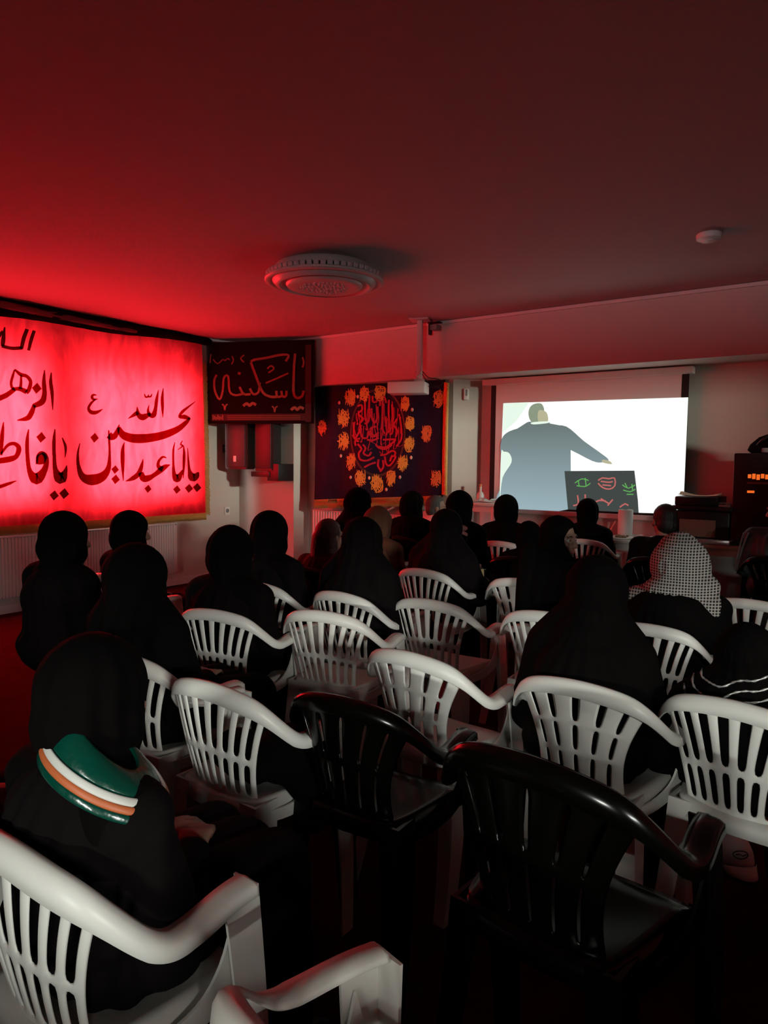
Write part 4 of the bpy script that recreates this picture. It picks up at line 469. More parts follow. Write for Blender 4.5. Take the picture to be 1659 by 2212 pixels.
bm = bmesh.new()
for lo, hi in (((-2.5, 1.36), (-2.46, 1.76)), ((.96, 1.36), (1.0, 1.76)), ((-2.5, 1.36), (1.0, 1.39)), ((-2.5, 1.73), (1.0, 1.76))):
    box(bm, (XR + .10, *lo), (XR + .15, *hi))
struct('window_4', bm, 'frame')  # unseen slot, sill and lintel set to keep light on the chairs
bm = bmesh.new()
for lo, hi in (((4.50, 1.99), (4.52, 2.27)), ((5.53, 1.99), (5.55, 2.27)), ((4.50, 1.99), (5.55, 2.0)), ((4.50, 2.26), (5.55, 2.27))):
    box(bm, (XR + .10, *lo), (XR + .15, *hi))
struct('window_3', bm, 'frame')  # unseen slot added to let the recess lamp shine through
# cable duct along the top of the beam and skirting
bm = bmesh.new()
box(bm, (XL + .1, YS - .022, CEIL - .035), (XR, YS + .001, CEIL - .004), 0.003)
struct('trim_1', bm, 'trim')
bm = bmesh.new()
box(bm, (XL, YK, 0), (XL + .015, YS, 0.08))
struct('baseboard_left', bm, 'trim')
bm = bmesh.new()
box(bm, (-3.38, YB - .015, 0), (XR, YB, 0.08))
struct('baseboard_front', bm, 'trim')
# flat rib of the recess wall beside the screen
bm = bmesh.new()
box(bm, (-3.395, YB - .012, 0.08), (-3.25, YB + .002, SOF), 0.002)
struct('trim_2', bm, 'trim')

# ------------------------------------------------------------------ red banner on the left wall
BX = -6.49
def bz(y, z):   # the cloth hangs a little unevenly
    return BX + 0.010 * math.sin(3.1 * y + 0.8 * z) + 0.008 * math.sin(7.3 * y - 1.3 * z) + 0.02 * max(0, 1.25 - z) * math.sin(5 * y)
t = thing('red_banner', 'large glowing red banner with dark Arabic script over the left wall windows', 'banner', (BX, 3.9, 0.8))
off = Vector((-BX, -3.9, -0.8))
def L(p):
    return Vector(p) + off
Y0, Y1 = 1.85, 5.545
bm = bmesh.new()
ny, nz = 90, 46
def edge(y):
    return 2.735 + (y - 3.2) * 0.036
grid = []
for j in range(nz + 1):
    row = []
    for i in range(ny + 1):
        v = j / nz
        y = Y0 + (Y1 - Y0) * i / ny
        if i == ny:
            y += 0.035 * (1 - v) + 0.012 * math.sin(5 * v)
        z = 0.815 + (edge(y) - 0.815) * v
        row.append(bm.verts.new(L((bz(y, z), y, z))))
    grid.append(row)
for j in range(nz):
    for i in range(ny):
        bm.faces.new((grid[j][i], grid[j][i + 1], grid[j + 1][i + 1], grid[j + 1][i]))
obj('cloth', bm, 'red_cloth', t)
bm = bmesh.new()
ribbons(bm, RED, lambda y, z: L((bz(y, z) + 0.006, y, z)))
obj('lettering', bm, 'red_letter', t, False)
# gold fringe at the side and below: a braid with hanging threads
bm = bmesh.new()
for k in range(130):
    z = 0.82 + (2.60 - .82) * k / 130
    y = Y1 + 0.03 * (1 - (z - .82) / 1.9)
    w = 0.045 + 0.02 * rnd.random()
    tube(bm, [L((BX + .004, y - .012, z)), L((BX + .006, y + w * .6, z - .006)), L((BX + .004, y + w, z - .02))], 0.0062, 4)
obj('side_fringe', bm, 'gold', t)
bm = bmesh.new()
for k in range(330):
    y = Y0 + (Y1 + .03 - Y0) * k / 330
    x = bz(y, .815)
    tube(bm, [L((x + .002, y, .83)), L((x + .006, y + .002, .79)), L((x + .004, y, .755 - .01 * rnd.random()))], 0.0062, 4)
obj('bottom_fringe', bm, 'gold', t)

# black drapery swagged along the top of the left wall, in front of the top hem
def swag(name, label, m, x, ya, yb, ztop, zbot, amp, ph):
    bm = bmesh.new()
    n = 60
    rows = []
    for j in range(7):
        row = []
        for i in range(n + 1):
            y = ya + (yb - ya) * i / n
            v = j / 6
            top, bot = ztop(y), zbot(y)
            z = top + (bot - top) * v
            d = amp * math.sin(PI * v) * (1 + .5 * math.sin(9 * y + ph)) + .006 * math.sin(31 * y + 9 * v)
            row.append(bm.verts.new((x + d, y, z)))
        rows.append(row)
    for a, b in zip(rows, rows[1:]):
        for i in range(n):
            bm.faces.new((a[i], a[i + 1], b[i + 1], b[i]))
    o = obj(name, bm, m, None, True, [('SOLIDIFY', dict(thickness=0.004))])
    return tag(o, label, 'drapery')
swag('black_drape', 'black drapery hung along the ceiling above the red banner', 'black_velvet', -6.46, 1.9, 5.62, lambda y: CEIL - .001,
     lambda y: 2.715 + .012 * math.sin(4 * y) + .036 * (y - 3.2), 0.035, 0)
M['mauve'] = mat('grey_mauve_cloth', (0.12, 0.06, 0.075), 0.6, noise=0.2, nscale=8)
swag('mauve_drape', 'grey mauve cloth swag over the black drapery, top left of the banner', 'mauve', -6.418, 1.9, 4.6,
     lambda y: CEIL - .03 - .03 * max(0, y - 3.2), lambda y: 2.765 + .02 * math.sin(2.2 * y + 1) + .03 * max(0, y - 3.4), 0.02, 2)

# ------------------------------------------------------------------ black and gold sign across the corner
A = Vector((-6.5, 5.62, 0)); Bp = Vector((-5.29, 6.12, 0))
U = (Bp - A).normalized(); N = Vector((U.y, -U.x, 0))
def S(s, z, d=0.0):
    return A + U * s + N * d + Vector((0, 0, z))
sx0, sx1, sz0, sz1 = 0.0, 1.325, 1.885, 2.835
mid = S((sx0 + sx1) / 2, sz0)
t = thing('black_sign_banner', 'black banner with gold Arabic script hung across the corner', 'banner', mid)
def SL(s, z, d=0.0):
    return S(s, z, d) - mid
def slab(bm, s0, z0, s1, z1, d0, d1):
    vs = [bm.verts.new(SL(s, z, d)) for s in (s0, s1) for d in (d0, d1) for z in (z0, z1)]
    for f in ((0, 1, 3, 2), (4, 6, 7, 5), (0, 4, 5, 1), (2, 3, 7, 6), (0, 2, 6, 4), (1, 5, 7, 3)):
        bm.faces.new([vs[i] for i in f])
bm = bmesh.new()
slab(bm, sx0, sz0, sx1, sz1, 0, .02)
obj('cloth', bm, 'black_velvet', t, False)
bm = bmesh.new()
slab(bm, sx0 + .06, sz0 + .035, sx1 - .10, sz0 + .115, .02, .024)
slab(bm, sx1 - .10, sz0 + .02, sx1 - .03, sz1 - .06, .02, .024)
obj('border', bm, 'brown_band', t, False)
bm = bmesh.new()
for k in range(7):
    slab(bm, .075 + .02 * k, sz0 + .045 + .008 * (k % 2), .087 + .02 * k, sz0 + .105 - .012 * (k % 3), .024, .026)
for k in range(3):
    slab(bm, .26 + .0, sz0 + .05 + .02 * k, sx1 - .16, sz0 + .055 + .02 * k, .024, .0255)
obj('border_pattern', bm, 'goldtext', t, False)
bm = bmesh.new()
ribbons(bm, SIGN, lambda s, z: SL(s, z, .027))
obj('lettering', bm, 'goldtext', t, False)

# ------------------------------------------------------------------ speakers under the sign
def speaker(x0, x1, y, z0, z1, d, label, lit):
    t = thing('loudspeaker', label, 'loudspeaker', ((x0 + x1) / 2, y, z0), 0.25 if lit else 0.05, 'loudspeakers in the corner')
    w = (x1 - x0) / 2
    bm = bmesh.new()
    pr = [(-w, 0), (w, 0), (w * .75, d), (-w * .75, d)]
    b = [bm.verts.new((px, py, 0)) for px, py in pr]
    c = [bm.verts.new((px, py, z1 - z0)) for px, py in pr]
    bm.faces.new(b[::-1]); bm.faces.new(c)
    for i in range(4):
        bm.faces.new((b[i], b[(i + 1) % 4], c[(i + 1) % 4], c[i]))
    bmesh.ops.bevel(bm, geom=list(bm.edges), offset=.012, segments=2, affect='EDGES')
    obj('cabinet', bm, 'speaker', t, 'auto')
    bm = bmesh.new()
    box(bm, (-w * .86, -.012, .03), (w * .86, .004, z1 - z0 - .03), .006)
    obj('grille', bm, 'grille' if lit else 'speaker', t, 'auto')
    if lit:
        bm = bmesh.new()
        box(bm, (-.32, d - .12, .2), (-w * .7, d - .04, .3), .004)
        obj('wall_mount', bm, 'black', t, 'auto')
        bm = bmesh.new()
        box(bm, (-.025, -.018, .09), (.012, -.010, .16), .003)
        obj('badge', bm, 'badge', t, False)
    return t
speaker(-6.44, -6.13, 5.86, 1.35, 1.98, .26, 'dark loudspeaker with small white badge, left one below the corner sign', True)
speaker(-6.02, -5.74, 5.92, 1.335, 1.98, .2, 'plain black loudspeaker on the wall bracket, right of the badged loudspeaker', False)
bm = bmesh.new()
box(bm, (-6.10, 5.93, 1.265), (-5.80, 5.99, 1.325), .004)
t = tag(obj('speaker_bracket', bm, 'black', None, 'auto'), 'black wall bracket carrying the plain loudspeaker', 'bracket')
bm = bmesh.new()
box(bm, (-5.84, 5.94, 1.22), (-5.66, 6.20, 1.42), .004)
obj('wall_plate', bm, 'black', t, 'auto')

def socket(loc, label, normal):
    t = thing('wall_socket', label, 'socket', loc)
    bm = bmesh.new()
    box(bm, (0, -.042, -.05), (.012, .042, .05), .003)
    obj('cover', bm, 'white', t, 'auto')
    bm = bmesh.new()
    lathe(bm, [(.022, 0), (.026, .004), (.026, .006)], 20)
    bmesh.ops.rotate(bm, cent=(0, 0, 0), matrix=Matrix.Rotation(PI / 2, 3, 'Y'), verts=bm.verts)
    bmesh.ops.translate(bm, vec=(.009, .0, .0), verts=bm.verts)
    obj('outlet', bm, 'grey', t)
    return t
socket((XL, 5.99, .828), 'small white wall socket beside the red banner', 'x')

# ------------------------------------------------------------------ radiators
def radiator(name, label, loc, rotz, length, zt, z0, depth=.06, pitch=.032):
    t = thing(name, label, 'radiator', loc, rotz)
    bm = bmesh.new()
    n = int(length / pitch)
    for k in range(n):
        x = -length / 2 + pitch * (k + .5)
        box(bm, (x - pitch * .34, -.012, z0), (x + pitch * .34, .006, zt), .004)
    box(bm, (-length / 2, 0, z0 + .01), (length / 2, .02, zt - .01))
    obj('ribbed_panel', bm, 'radiator', t, 'auto')
    bm = bmesh.new()
    box(bm, (-length / 2 - .004, -.012, zt), (length / 2 + .004, depth, zt + .014), .003)
    obj('top_grille', bm, 'radiator', t, 'auto')
    bm = bmesh.new()
    box(bm, (-length / 2 - .004, 0, z0 + .02), (-length / 2, depth, zt), .001)
    box(bm, (length / 2, 0, z0 + .02), (length / 2 + .004, depth, zt), .001)
    box(bm, (-length / 2, depth - .02, z0 + .03), (length / 2, depth, zt - .03))
    obj('casing', bm, 'radiator', t, False)
    return t
radiator('radiator', 'long white ribbed radiator on the left wall under the red banner', (XL + .09, 3.6, 0), PI / 2, 3.1, .72, .16, .08)
radiator('radiator', 'white ribbed radiator under the dark oval banner', (-4.65, 6.45 - .085, 0), 0, 1.7, .86, .2, .08, .04)

# ------------------------------------------------------------------ dark banner with the red oval
OY = 6.42
t = thing('oval_banner', 'dark satin banner with red script oval and ring of yellow medallions', 'banner', (-4.75, OY, 1.0))
def OL(x, z, d=0.0):
    return Vector((x + 4.75, ow(x, z) - d, z - 1.0))
def ow(x, z):
    return .012 * math.sin(6 * x + 1.5 * z) + .008 * math.sin(13 * x - 2 * z) - .17 * min(1, max(0, (-3.72 - x) / 1.78))
bx0, bx1, bz0, bz1 = -5.39, -3.72, .99, SOF - .004
bm = bmesh.new()
g = [[bm.verts.new(OL(bx0 + (bx1 - bx0) * i / 60, bz0 + (bz1 - bz0) * j / 40 + (.17 * (i / 60 - .0) * (1 - j / 40)) * .6)) for i in range(61)] for j in range(41)]
for j in range(40):
    for i in range(60):
        bm.faces.new((g[j][i], g[j][i + 1], g[j + 1][i + 1], g[j + 1][i]))
obj('cloth', bm, 'satin', t)
ex, ez = .333, .46
cxz = (-4.535, 1.778)
bm = bmesh.new()
for k in range(72):
    a, b = 2 * PI * k / 72, 2 * PI * (k + 1) / 72
    q = [(cxz[0] + r * ex * math.cos(w), cxz[1] + r * ez * math.sin(w)) for r, w in ((1.0, a), (1.0, b), (1.06, b), (1.06, a))]
    bm.faces.new([bm.verts.new(OL(x, z, .004)) for x, z in q])
obj('oval_rim', bm, 'green_rim', t)
bm = bmesh.new()
ribbons(bm, OVAL, lambda x, z: OL(x, z, .006))
q = random.Random(5)
extra = []
for k in range(26):      # thinner strokes woven between the large letters
    a = -.88 + 1.76 * k / 25
    x = cxz[0] + a * ex
    hh = ez * math.sqrt(1 - a * a) * .93
    z0 = cxz[1] + hh * q.uniform(.1, .95); z1 = z0 - hh * q.uniform(.5, .9)
    z1 = max(z1, cxz[1] - hh)
    P = crom([np.array((x + q.uniform(-.01, .01), z0)), np.array((x, (z0 + z1) / 2)), np.array((x + q.uniform(-.03, .03), z1)), np.array((x + q.uniform(-.05, .05), z1 + .02))], 4)
    extra.append([(p_[0] - .005, p_[1], p_[0] + .005, p_[1] + .001) for p_ in P])
ribbons(bm, extra, lambda x, z: OL(x, z, .005))
obj('oval_lettering', bm, 'red_thread', t, False)
def medallion(cx_, cz_, r, seed):
    """interlaced strokes stitched into a small round emblem"""
    q = random.Random(seed)
    st = []
    for k in range(17):
        a = q.uniform(0, 2 * PI); e = q.uniform(.75, 1.0)
        b = a + q.uniform(1.6, 3.4)
        p0 = (.86 * r * e * math.cos(a), 1.15 * r * e * math.sin(a)); p2 = (.86 * r * e * math.cos(b), 1.15 * r * e * math.sin(b))
        m_ = ((p0[0] + p2[0]) * .5 + q.uniform(-.35, .35) * r, (p0[1] + p2[1]) * .5 + q.uniform(-.45, .45) * r)
        st.append([p0, m_, p2])
    for k in range(5):
        x = (-.55 + .28 * k) * r
        st.append([(x, r * q.uniform(.7, 1.15)), (x + .05 * r, .1 * r), (x - .1 * r, -r * q.uniform(.3, 1.0))])
    out = []
    for s in st:
        P = crom([np.array(p) for p in s], 3)
        strip = []
        for i, p in enumerate(P):
            d = P[min(i + 1, len(P) - 1)] - P[max(i - 1, 0)]
            d = d / (np.linalg.norm(d) + 1e-9)
            w = .0044 * (.4 + math.sin(PI * min(1, (i + .6) / len(P))))
            strip.append((cx_ + p[0] - d[1] * w, cz_ + p[1] + d[0] * w, cx_ + p[0] + d[1] * w, cz_ + p[1] - d[0] * w))
        out.append(strip)
    return out
for i, (x, z, r) in enumerate(MEDS):
    z = min(z, SOF - .115)
    bm = bmesh.new()
    ribbons(bm, medallion(x, z, r * 1.42, i), lambda a, b: OL(a, b, .006))
    obj('medallion', bm, 'yellow_thread', t, False)
for i, (x, z) in enumerate(BIG):
    bm = bmesh.new()
    ribbons(bm, medallion(max(x, bx0 + .11), z, .085, 40 + i), lambda a, b: OL(a, b, .006))
    obj('medallion', bm, 'orange_thread', t, False)['label'] = 'orange medallion near the edge'
for x, z in DOTS:
    bm = bmesh.new()
    bmesh.ops.create_icosphere(bm, subdivisions=2, radius=.017)
    bmesh.ops.scale(bm, vec=(1, .4, 1.2), verts=bm.verts)
    bmesh.ops.translate(bm, vec=OL(x, z, .006), verts=bm.verts)
    obj('bead', bm, 'bead', t)
bm = bmesh.new()
for k in range(170):
    x = bx0 + .01 + (bx1 - bx0 - .02) * k / 170
    zt = bz0 + .17 * .6 * k / 170
    tube(bm, [OL(x, zt + .012, .004), OL(x + .003, zt - .04, .008), OL(x, zt - .085 - .008 * rnd.random(), .006)], .0065, 4)
obj('bottom_fringe', bm, 'gold', t)
bm = bmesh.new()
for k in range(120):
    z = 1.12 + (bz1 - .02 - 1.12) * k / 120
    tube(bm, [OL(bx1 - .008, z, .004), OL(bx1 + .028, z - .004, .008), OL(bx1 + .05, z - .015, .006)], .0068, 4)
obj('side_fringe', bm, 'gold', t)

# ------------------------------------------------------------------ projection screen and its picture
SY = 6.575
t = thing('projection_screen', 'white pull-down projection screen with black border showing a projected picture', 'screen', (-2.31, SY, .98))
def PL(x, z, d=0.0):
    return Vector((x + 2.31, -d, z - .98))
sl, sr, sb, st_ = -3.262, -1.352, .99, 2.262
bm = bmesh.new()
box(bm, PL(-3.345, 2.25, .05), PL(-1.315, 2.312, -.05), .008)
obj('casing', bm, 'trim', t, 'auto')
bm = bmesh.new()
box(bm, PL(sl + .055, sb + .05, 0.0), PL(sr - .06, st_, -.004))
obj('fabric', bm, 'screen', t, False)
bm = bmesh.new()
for lo, hi in (((sl, sb), (sl + .055, st_)), ((sr - .06, sb), (sr, st_)), ((sl, sb), (sr, sb + .05))):
    box(bm, PL(*lo, .001), PL(*hi, -.004))
obj('border', bm, 'screen_black', t, False)
bm = bmesh.new()
box(bm, PL(sl - .03, sb - .045, .018), PL(sr + .03, sb, -.018), .006)
obj('bottom_bar', bm, 'trim', t, 'auto')
M['pic_light'] = emission('picture_white', (1.0, 1.04, 0.98), 1.05)
M['pic_suit'] = emission('picture_suit', (0.22, 0.29, 0.30), 0.8)
M['pic_pale'] = emission('picture_pale', (0.85, 1.0, 0.86), 0.95)
M['pic_skin'] = emission('picture_skin', (0.48, 0.46, 0.30), 1.0)
M['pic_hair'] = emission('picture_hair', (0.26, 0.31, 0.22), 1.0)
M['pic_cloth'] = emission('picture_cloth', (0.055, 0.065, 0.06), 1.0)
M['pic_green'] = emission('picture_green', (0.12, 0.42, 0.10), 1.0)
M['pic_red'] = emission('picture_red', (0.55, 0.14, 0.13), 1.0)
def pic_material():
    """projected suit: greyer at the shoulders, bluish and paler towards the hem, as the film shows it"""
    m = emission('picture_suit_blend', (0.2, 0.26, 0.27), 1.0)
    nt = m.node_tree
    e = [n for n in nt.nodes if n.type == 'EMISSION'][0]
    tc = nt.nodes.new('ShaderNodeTexCoord')
    sp = nt.nodes.new('ShaderNodeSeparateXYZ')
    nt.links.new(tc.outputs['Object'], sp.inputs[0])
    mr_ = nt.nodes.new('ShaderNodeMapRange')
    mr_.inputs[1].default_value = 0.0; mr_.inputs[2].default_value = 0.85
    nt.links.new(sp.outputs['Z'], mr_.inputs[0])
    cr_ = nt.nodes.new('ShaderNodeValToRGB')
    cr_.color_ramp.elements[0].color = (0.33, 0.45, 0.50, 1)
    cr_.color_ramp.elements[1].color = (0.15, 0.19, 0.185, 1)
    nt.links.new(mr_.outputs[0], cr_.inputs[0])
    nt.links.new(cr_.outputs[0], e.inputs[0])
    return m
M['pic_suit'] = pic_material()
d = .002
bm = bmesh.new(); poly(bm, POLY['light'], lambda x, z: PL(x, z, d))
pic = obj('projected_picture', bm, 'pic_light', t, False)
for nm, key, m in (('pale_patch', 'green_tint', 'pic_pale'), ('suit', 'suit', 'pic_suit'), ('pale_patch', 'shirt_gap', 'pic_pale'), ('hair', 'hair', 'pic_hair'),
                   ('face', 'skin', 'pic_skin'), ('collar', 'collar', 'pic_pale'), ('hand', 'hand', 'pic_skin'), ('draped_table', 'tablecloth', 'pic_cloth')):
    d += .0006
    bm = bmesh.new(); poly(bm, POLY[key], lambda x, z: PL(x, z, d), 0 if key in ('tablecloth', 'green_tint') else 4)
    obj(nm, bm, m, pic, False)
d += .0006
for nm, dat, m in (('green_writing', PGREEN, 'pic_green'), ('red_emblem', PRED[:3], 'pic_red'), ('red_writing', PRED[3:6], 'pic_red'), ('red_writing', PRED[6:], 'pic_red')):
    bm = bmesh.new(); ribbons(bm, dat, lambda x, z: PL(x, z, d)); obj(nm, bm, m, pic, False)

# ------------------------------------------------------------------ projector on its drop pole
PX, PY = -3.86, 5.93
t = thing('projector', 'white projector hanging from the ceiling on a thin pole', 'projector', (PX, PY, 2.135))
rot = Matrix.Rotation(math.radians(20), 4, 'Z')
bm = bmesh.new()
box(bm, (-.19, -.13, 0), (.19, .10, .115), .012, rot)
obj('body', bm, 'projector', t, 'auto')
bm = bmesh.new()
box(bm, (.07, .02, .115), (.125, .075, CEIL - 2.135 - .012), .004, rot)
obj('pole', bm, 'projector', t, 'auto')
bm = bmesh.new()
box(bm, (.0, -.05, CEIL - 2.135 - .014), (.2, .14, CEIL - 2.135 - .001), .003, rot)
obj('mounting_plate', bm, 'metal', t, 'auto')
bm = bmesh.new()
box(bm, (.05, .0, .115), (.145, .09, .155), .004, rot)
tube(bm, [(.11, .06, .25), (.10, .05, .2), (.075, .02, .17), (.11, .06, .14)], .006, 6)
obj('clamp', bm, 'metal', t, 'auto')
bm = bmesh.new()
lathe(bm, [(.0, -.012), (.03, -.012), (.036, 0), (.036, .02)], 24)
bmesh.ops.rotate(bm, cent=(0, 0, 0), matrix=Matrix.Rotation(PI / 2, 3, 'X'), verts=bm.verts)
bmesh.ops.translate(bm, vec=(.05, .125, .06), verts=bm.verts)
obj('lens', bm, 'black', t)
bm = bmesh.new()
for s in ([(.09, .1, .24), (.16, .12, .17), (.26, .14, .15), (.3, .16, .11), (.22, .14, .07), (.14, .1, .09)], [(.09, .1, .22), (.15, .11, .13), (.24, .13, .08), (.29, .14, .05)],
          [(.07, .1, .23), (.03, .12, .22), (.0, .13, .24)]):
    tube(bm, crom(s, 6), .0045, 6)
obj('cable', bm, 'black', t)
t = thing('wall_camera', 'small black camera bracket at the ceiling right of the projector pole', 'camera', (-3.70, 6.12, 2.80))
bm = bmesh.new(); box(bm, (-.05, -.03, .05), (.09, .03, .062), .003); box(bm, (-.045, -.02, -.06), (-.02, .02, .06), .003)
obj('bracket', bm, 'black', t, 'auto')
bm = bmesh.new(); box(bm, (-.01, -.05, -.02), (.07, .04, .035), .01)
obj('housing', bm, 'grey', t, 'auto')

# ------------------------------------------------------------------ ceiling fittings
LX, LY = -3.40, 4.06
t = thing('ceiling_lamp', 'large round white ceiling lamp with crystal rim, switched off', 'ceiling lamp', (LX, LY, CEIL))
bm = bmesh.new(); lathe(bm, [(0, -.001), (.36, -.001), (.37, -.02), (.37, -.045), (.40, -.05), (.40, -.06), (0, -.06)], 64)
obj('base_plate', bm, 'lampwhite', t, 'auto')
bm = bmesh.new()
for k in range(56):
    a = 2 * PI * k / 56
    m_ = Matrix.Rotation(a, 4, 'Z') @ Matrix.Translation((.418, 0, -.076)) @ Matrix.Rotation(.2, 4, 'Y')
    box(bm, (-.02, -.019, -.02), (.014, .019, .02), .006, m_)
obj('crystal_rim', bm, 'crystal', t, 'auto')
bm = bmesh.new(); lathe(bm, [(0, -.09), (.43, -.09), (.44, -.098), (.44, -.108), (.43, -.115), (.40, -.117), (.385, -.108), (.375, -.117), (.36, -.135), (.335, -.14), (.32, -.13), (.30, -.118), (0, -.118)], 64)
obj('lower_rim', bm, 'lampwhite', t, 'auto')
bm = bmesh.new(); lathe(bm, [(.28, -.117), (.285, -.13), (.275, -.142), (.255, -.148), (.22, -.15), (.19, -.145), (.0, -.145)], 64)
obj('diffuser', bm, 'lampwhite', t, 'auto')
bm = bmesh.new()
for k in range(90):
    r = .175 * math.sqrt((k + .5) / 90); a = k * 2.39996
    lathe(bm, [(.008, -.144), (.0075, -.15), (.004, -.154), (0.0, -.155)], 8, (r * math.cos(a), r * math.sin(a), 0))
obj('bubble_disc', bm, 'crystal', t)
t = thing('smoke_detector', 'small round white smoke detector on the ceiling at right', 'smoke detector', (-.90, 4.77, CEIL))
bm = bmesh.new(); lathe(bm, [(0, -.001), (.07, -.001), (.075, -.008), (.072, -.035), (.05, -.045), (0, -.046)], 32)
obj('body', bm, 'white', t, 'auto')
bm = bmesh.new(); lathe(bm, [(.045, -.044), (.043, -.05), (.03, -.054), (0, -.055)], 24)
obj('sensor_cap', bm, 'white2', t, 'auto')
t = thing('motion_sensor', 'small white sensor high on the recess wall beside the oval banner', 'sensor', (-3.535, 6.535, 2.17), .65)
bm = bmesh.new(); box(bm, (-.03, -.03, -.06), (.03, 0, .06), .012); obj('case', bm, 'white', t, 'auto')
bm = bmesh.new(); box(bm, (-.012, -.034, -.02), (.012, -.02, .05), .008); obj('window', bm, 'grey', t, 'auto')

# ------------------------------------------------------------------ tables and the clutter in front
def table(name, label, x0, x1, y0, y1, z, m, shelf=None):
    t = thing(name, label, 'table', ((x0 + x1) / 2, (y0 + y1) / 2, 0))
    w, d = (x1 - x0) / 2, (y1 - y0) / 2
    bm = bmesh.new(); box(bm, (-w, -d, z - .03), (w, d, z), .006); obj('tabletop', bm, m, t, 'auto')
    for lo, hi in (((-w + .05, -d + .03), (w - .05, -d + .045)), ((-w + .05, d - .045), (w - .05, d - .03))):
        bm = bmesh.new()
        box(bm, (lo[0], lo[1], z - .09), (hi[0], hi[1], z - .03))
        obj('apron', bm, m, t, False)
    for sx in (-1, 1):
        for sy in (-1, 1):
            bm = bmesh.new(); box(bm, (sx * (w - .035) - .02, sy * (d - .035) - .02, 0), (sx * (w - .035) + .02, sy * (d - .035) + .02, z - .03), .004)
            obj('leg', bm, 'metal', t, 'auto')
    if shelf:
        bm = bmesh.new(); box(bm, (-w + .03, -d + .03, shelf), (w - .03, d - .03, shelf + .02), .003); obj('shelf', bm, m, t, 'auto')
    return t
table('side_table', 'white side table left of the projection screen', -3.46, -2.98, 6.15, 6.53, 1.06, 'white', .6)
table('serving_table', 'pale serving table below the screen with disposable plates', -2.10, -1.42, 6.05, 6.52, .80, 'table')
table('equipment_table', 'dark topped table carrying the printer at right', -1.40, -.45, 6.02, 6.55, .82, 'cardboard')

def sheet(name, label, cat, loc, rz, w, d, m, curl=.02, group=None):
    bm = bmesh.new()
    g = [[bm.verts.new((-w / 2 + w * i / 8, -d / 2 + d * j / 6, curl * ((i / 8 - .5) ** 2 * 4) * (1 if j > 2 else .4) + .003)) for i in range(9)] for j in range(7)]
    for j in range(6):
        for i in range(8):
            bm.faces.new((g[j][i], g[j][i + 1], g[j + 1][i + 1], g[j + 1][i]))
    o = obj(name, bm, m, None, True, [('SOLIDIFY', dict(thickness=.002, offset=1.0))])
    o.location = loc; o.rotation_euler = (0, 0, rz)
    return tag(o, label, cat, group)
for k, (x, y, rz) in enumerate(((-3.33, 6.27, .2), (-3.2, 6.36, -.4), (-3.08, 6.28, .1))):
    sheet('paper_sheet', 'loose white papers lying on the white side table', 'paper', (x, y, 1.061 + .003 * k), rz, .2, .14, 'paper', .03, 'papers on the side table')
t = thing('glass_bottle', 'small bottle with slim neck standing on the white side table', 'bottle', (-3.31, 6.47, 1.06))
bm = bmesh.new(); lathe(bm, [(0, 0), (.035, 0), (.038, .01), (.038, .06), (.03, .085), (.013, .10), (.012, .15), (0, .15)], 24); obj('body', bm, 'white2', t)
bm = bmesh.new(); lathe(bm, [(0.0, .15), (.014, .15), (.014, .175), (0, .178)], 16); obj('cap', bm, 'orange_thread', t, 'auto')
t = thing('paper_towel_roll', 'tall white paper towel roll standing on the serving table', 'paper towel', (-1.80, 6.37, .80))
bm = bmesh.new(); lathe(bm, [(.018, .0), (.062, 0), (.064, .004), (.064, .243), (.062, .247), (.018, .247)], 40); obj('roll', bm, 'paper', t, 'auto')
bm = bmesh.new(); lathe(bm, [(.018, .246), (.022, .249), (.015, .249), (.013, .1)], 24); obj('core', bm, 'cardboard', t, 'auto')
# disposable plates, cups and wrapped cutlery
def plate(x, y, z, label, fill):
    t = thing('paper_plate', label, 'plate', (x, y, z), 0, 'plates on the serving table')
    bm = bmesh.new(); lathe(bm, [(0, .004), (.07, .004), (.085, .012), (.105, .02), (.107, .017), (.086, .006), (.07, 0), (0, 0)], 32); obj('dish', bm, 'paper', t)
    if fill:
        q = random.Random(int(x * -100))
        bm = bmesh.new()
        for k in range(16):
            m_ = Matrix.Translation((q.uniform(-.05, .05), q.uniform(-.05, .05), .014 + q.uniform(0, .012))) @ Matrix.Rotation(q.uniform(0, 3), 4, 'Z') @ Matrix.Diagonal((1.5, .8, .7, 1))
            bmesh.ops.create_icosphere(bm, subdivisions=1, radius=.014, matrix=m_)
        f = obj('snack', bm, 'food', t); f['kind'] = 'stuff'
    return t
plate(-1.98, 6.2, .80, 'empty paper plate at the left end of the serving table', False)
plate(-1.78, 6.17, .80, 'paper plate heaped with brown snacks in front of the towel roll', True)
plate(-1.56, 6.2, .80, 'paper plate with brown snacks at the right end of the serving table', True)
def cutlery(x, y, z, rz, tilt):
    bm = bmesh.new()
    box(bm, (-.08, -.004, 0), (.03, .004, .003), .001)
    for k in range(3):
        box(bm, (.03, -.010 + .008 * k, 0), (.075, -.006 + .008 * k, .003), .001)
    box(bm, (.025, -.011, 0), (.036, .011, .003), .001)
    o = obj('plastic_fork', bm, 'foil', None, False)
    o.location = (x, y, z); o.rotation_euler = (0, tilt, rz)
    return tag(o, 'clear plastic fork in the jumbled heap on the serving table', 'fork', 'forks on the serving table')
for k in range(14):
    cutlery(-2.02 + .035 * k, 6.30 + .07 * rnd.random(), .812 + .012 * rnd.random() + (.05 if k in (2, 3) else 0), rnd.uniform(-1.2, 1.2), -1.1 if k in (2, 3) else rnd.uniform(-.15, .05))
t = thing('foil_tray', 'shiny foil tray on the front edge of the equipment table', 'tray', (-1.02, 6.12, .82))
bm = bmesh.new(); box(bm, (-.13, -.08, 0), (.13, .08, .006), .002)
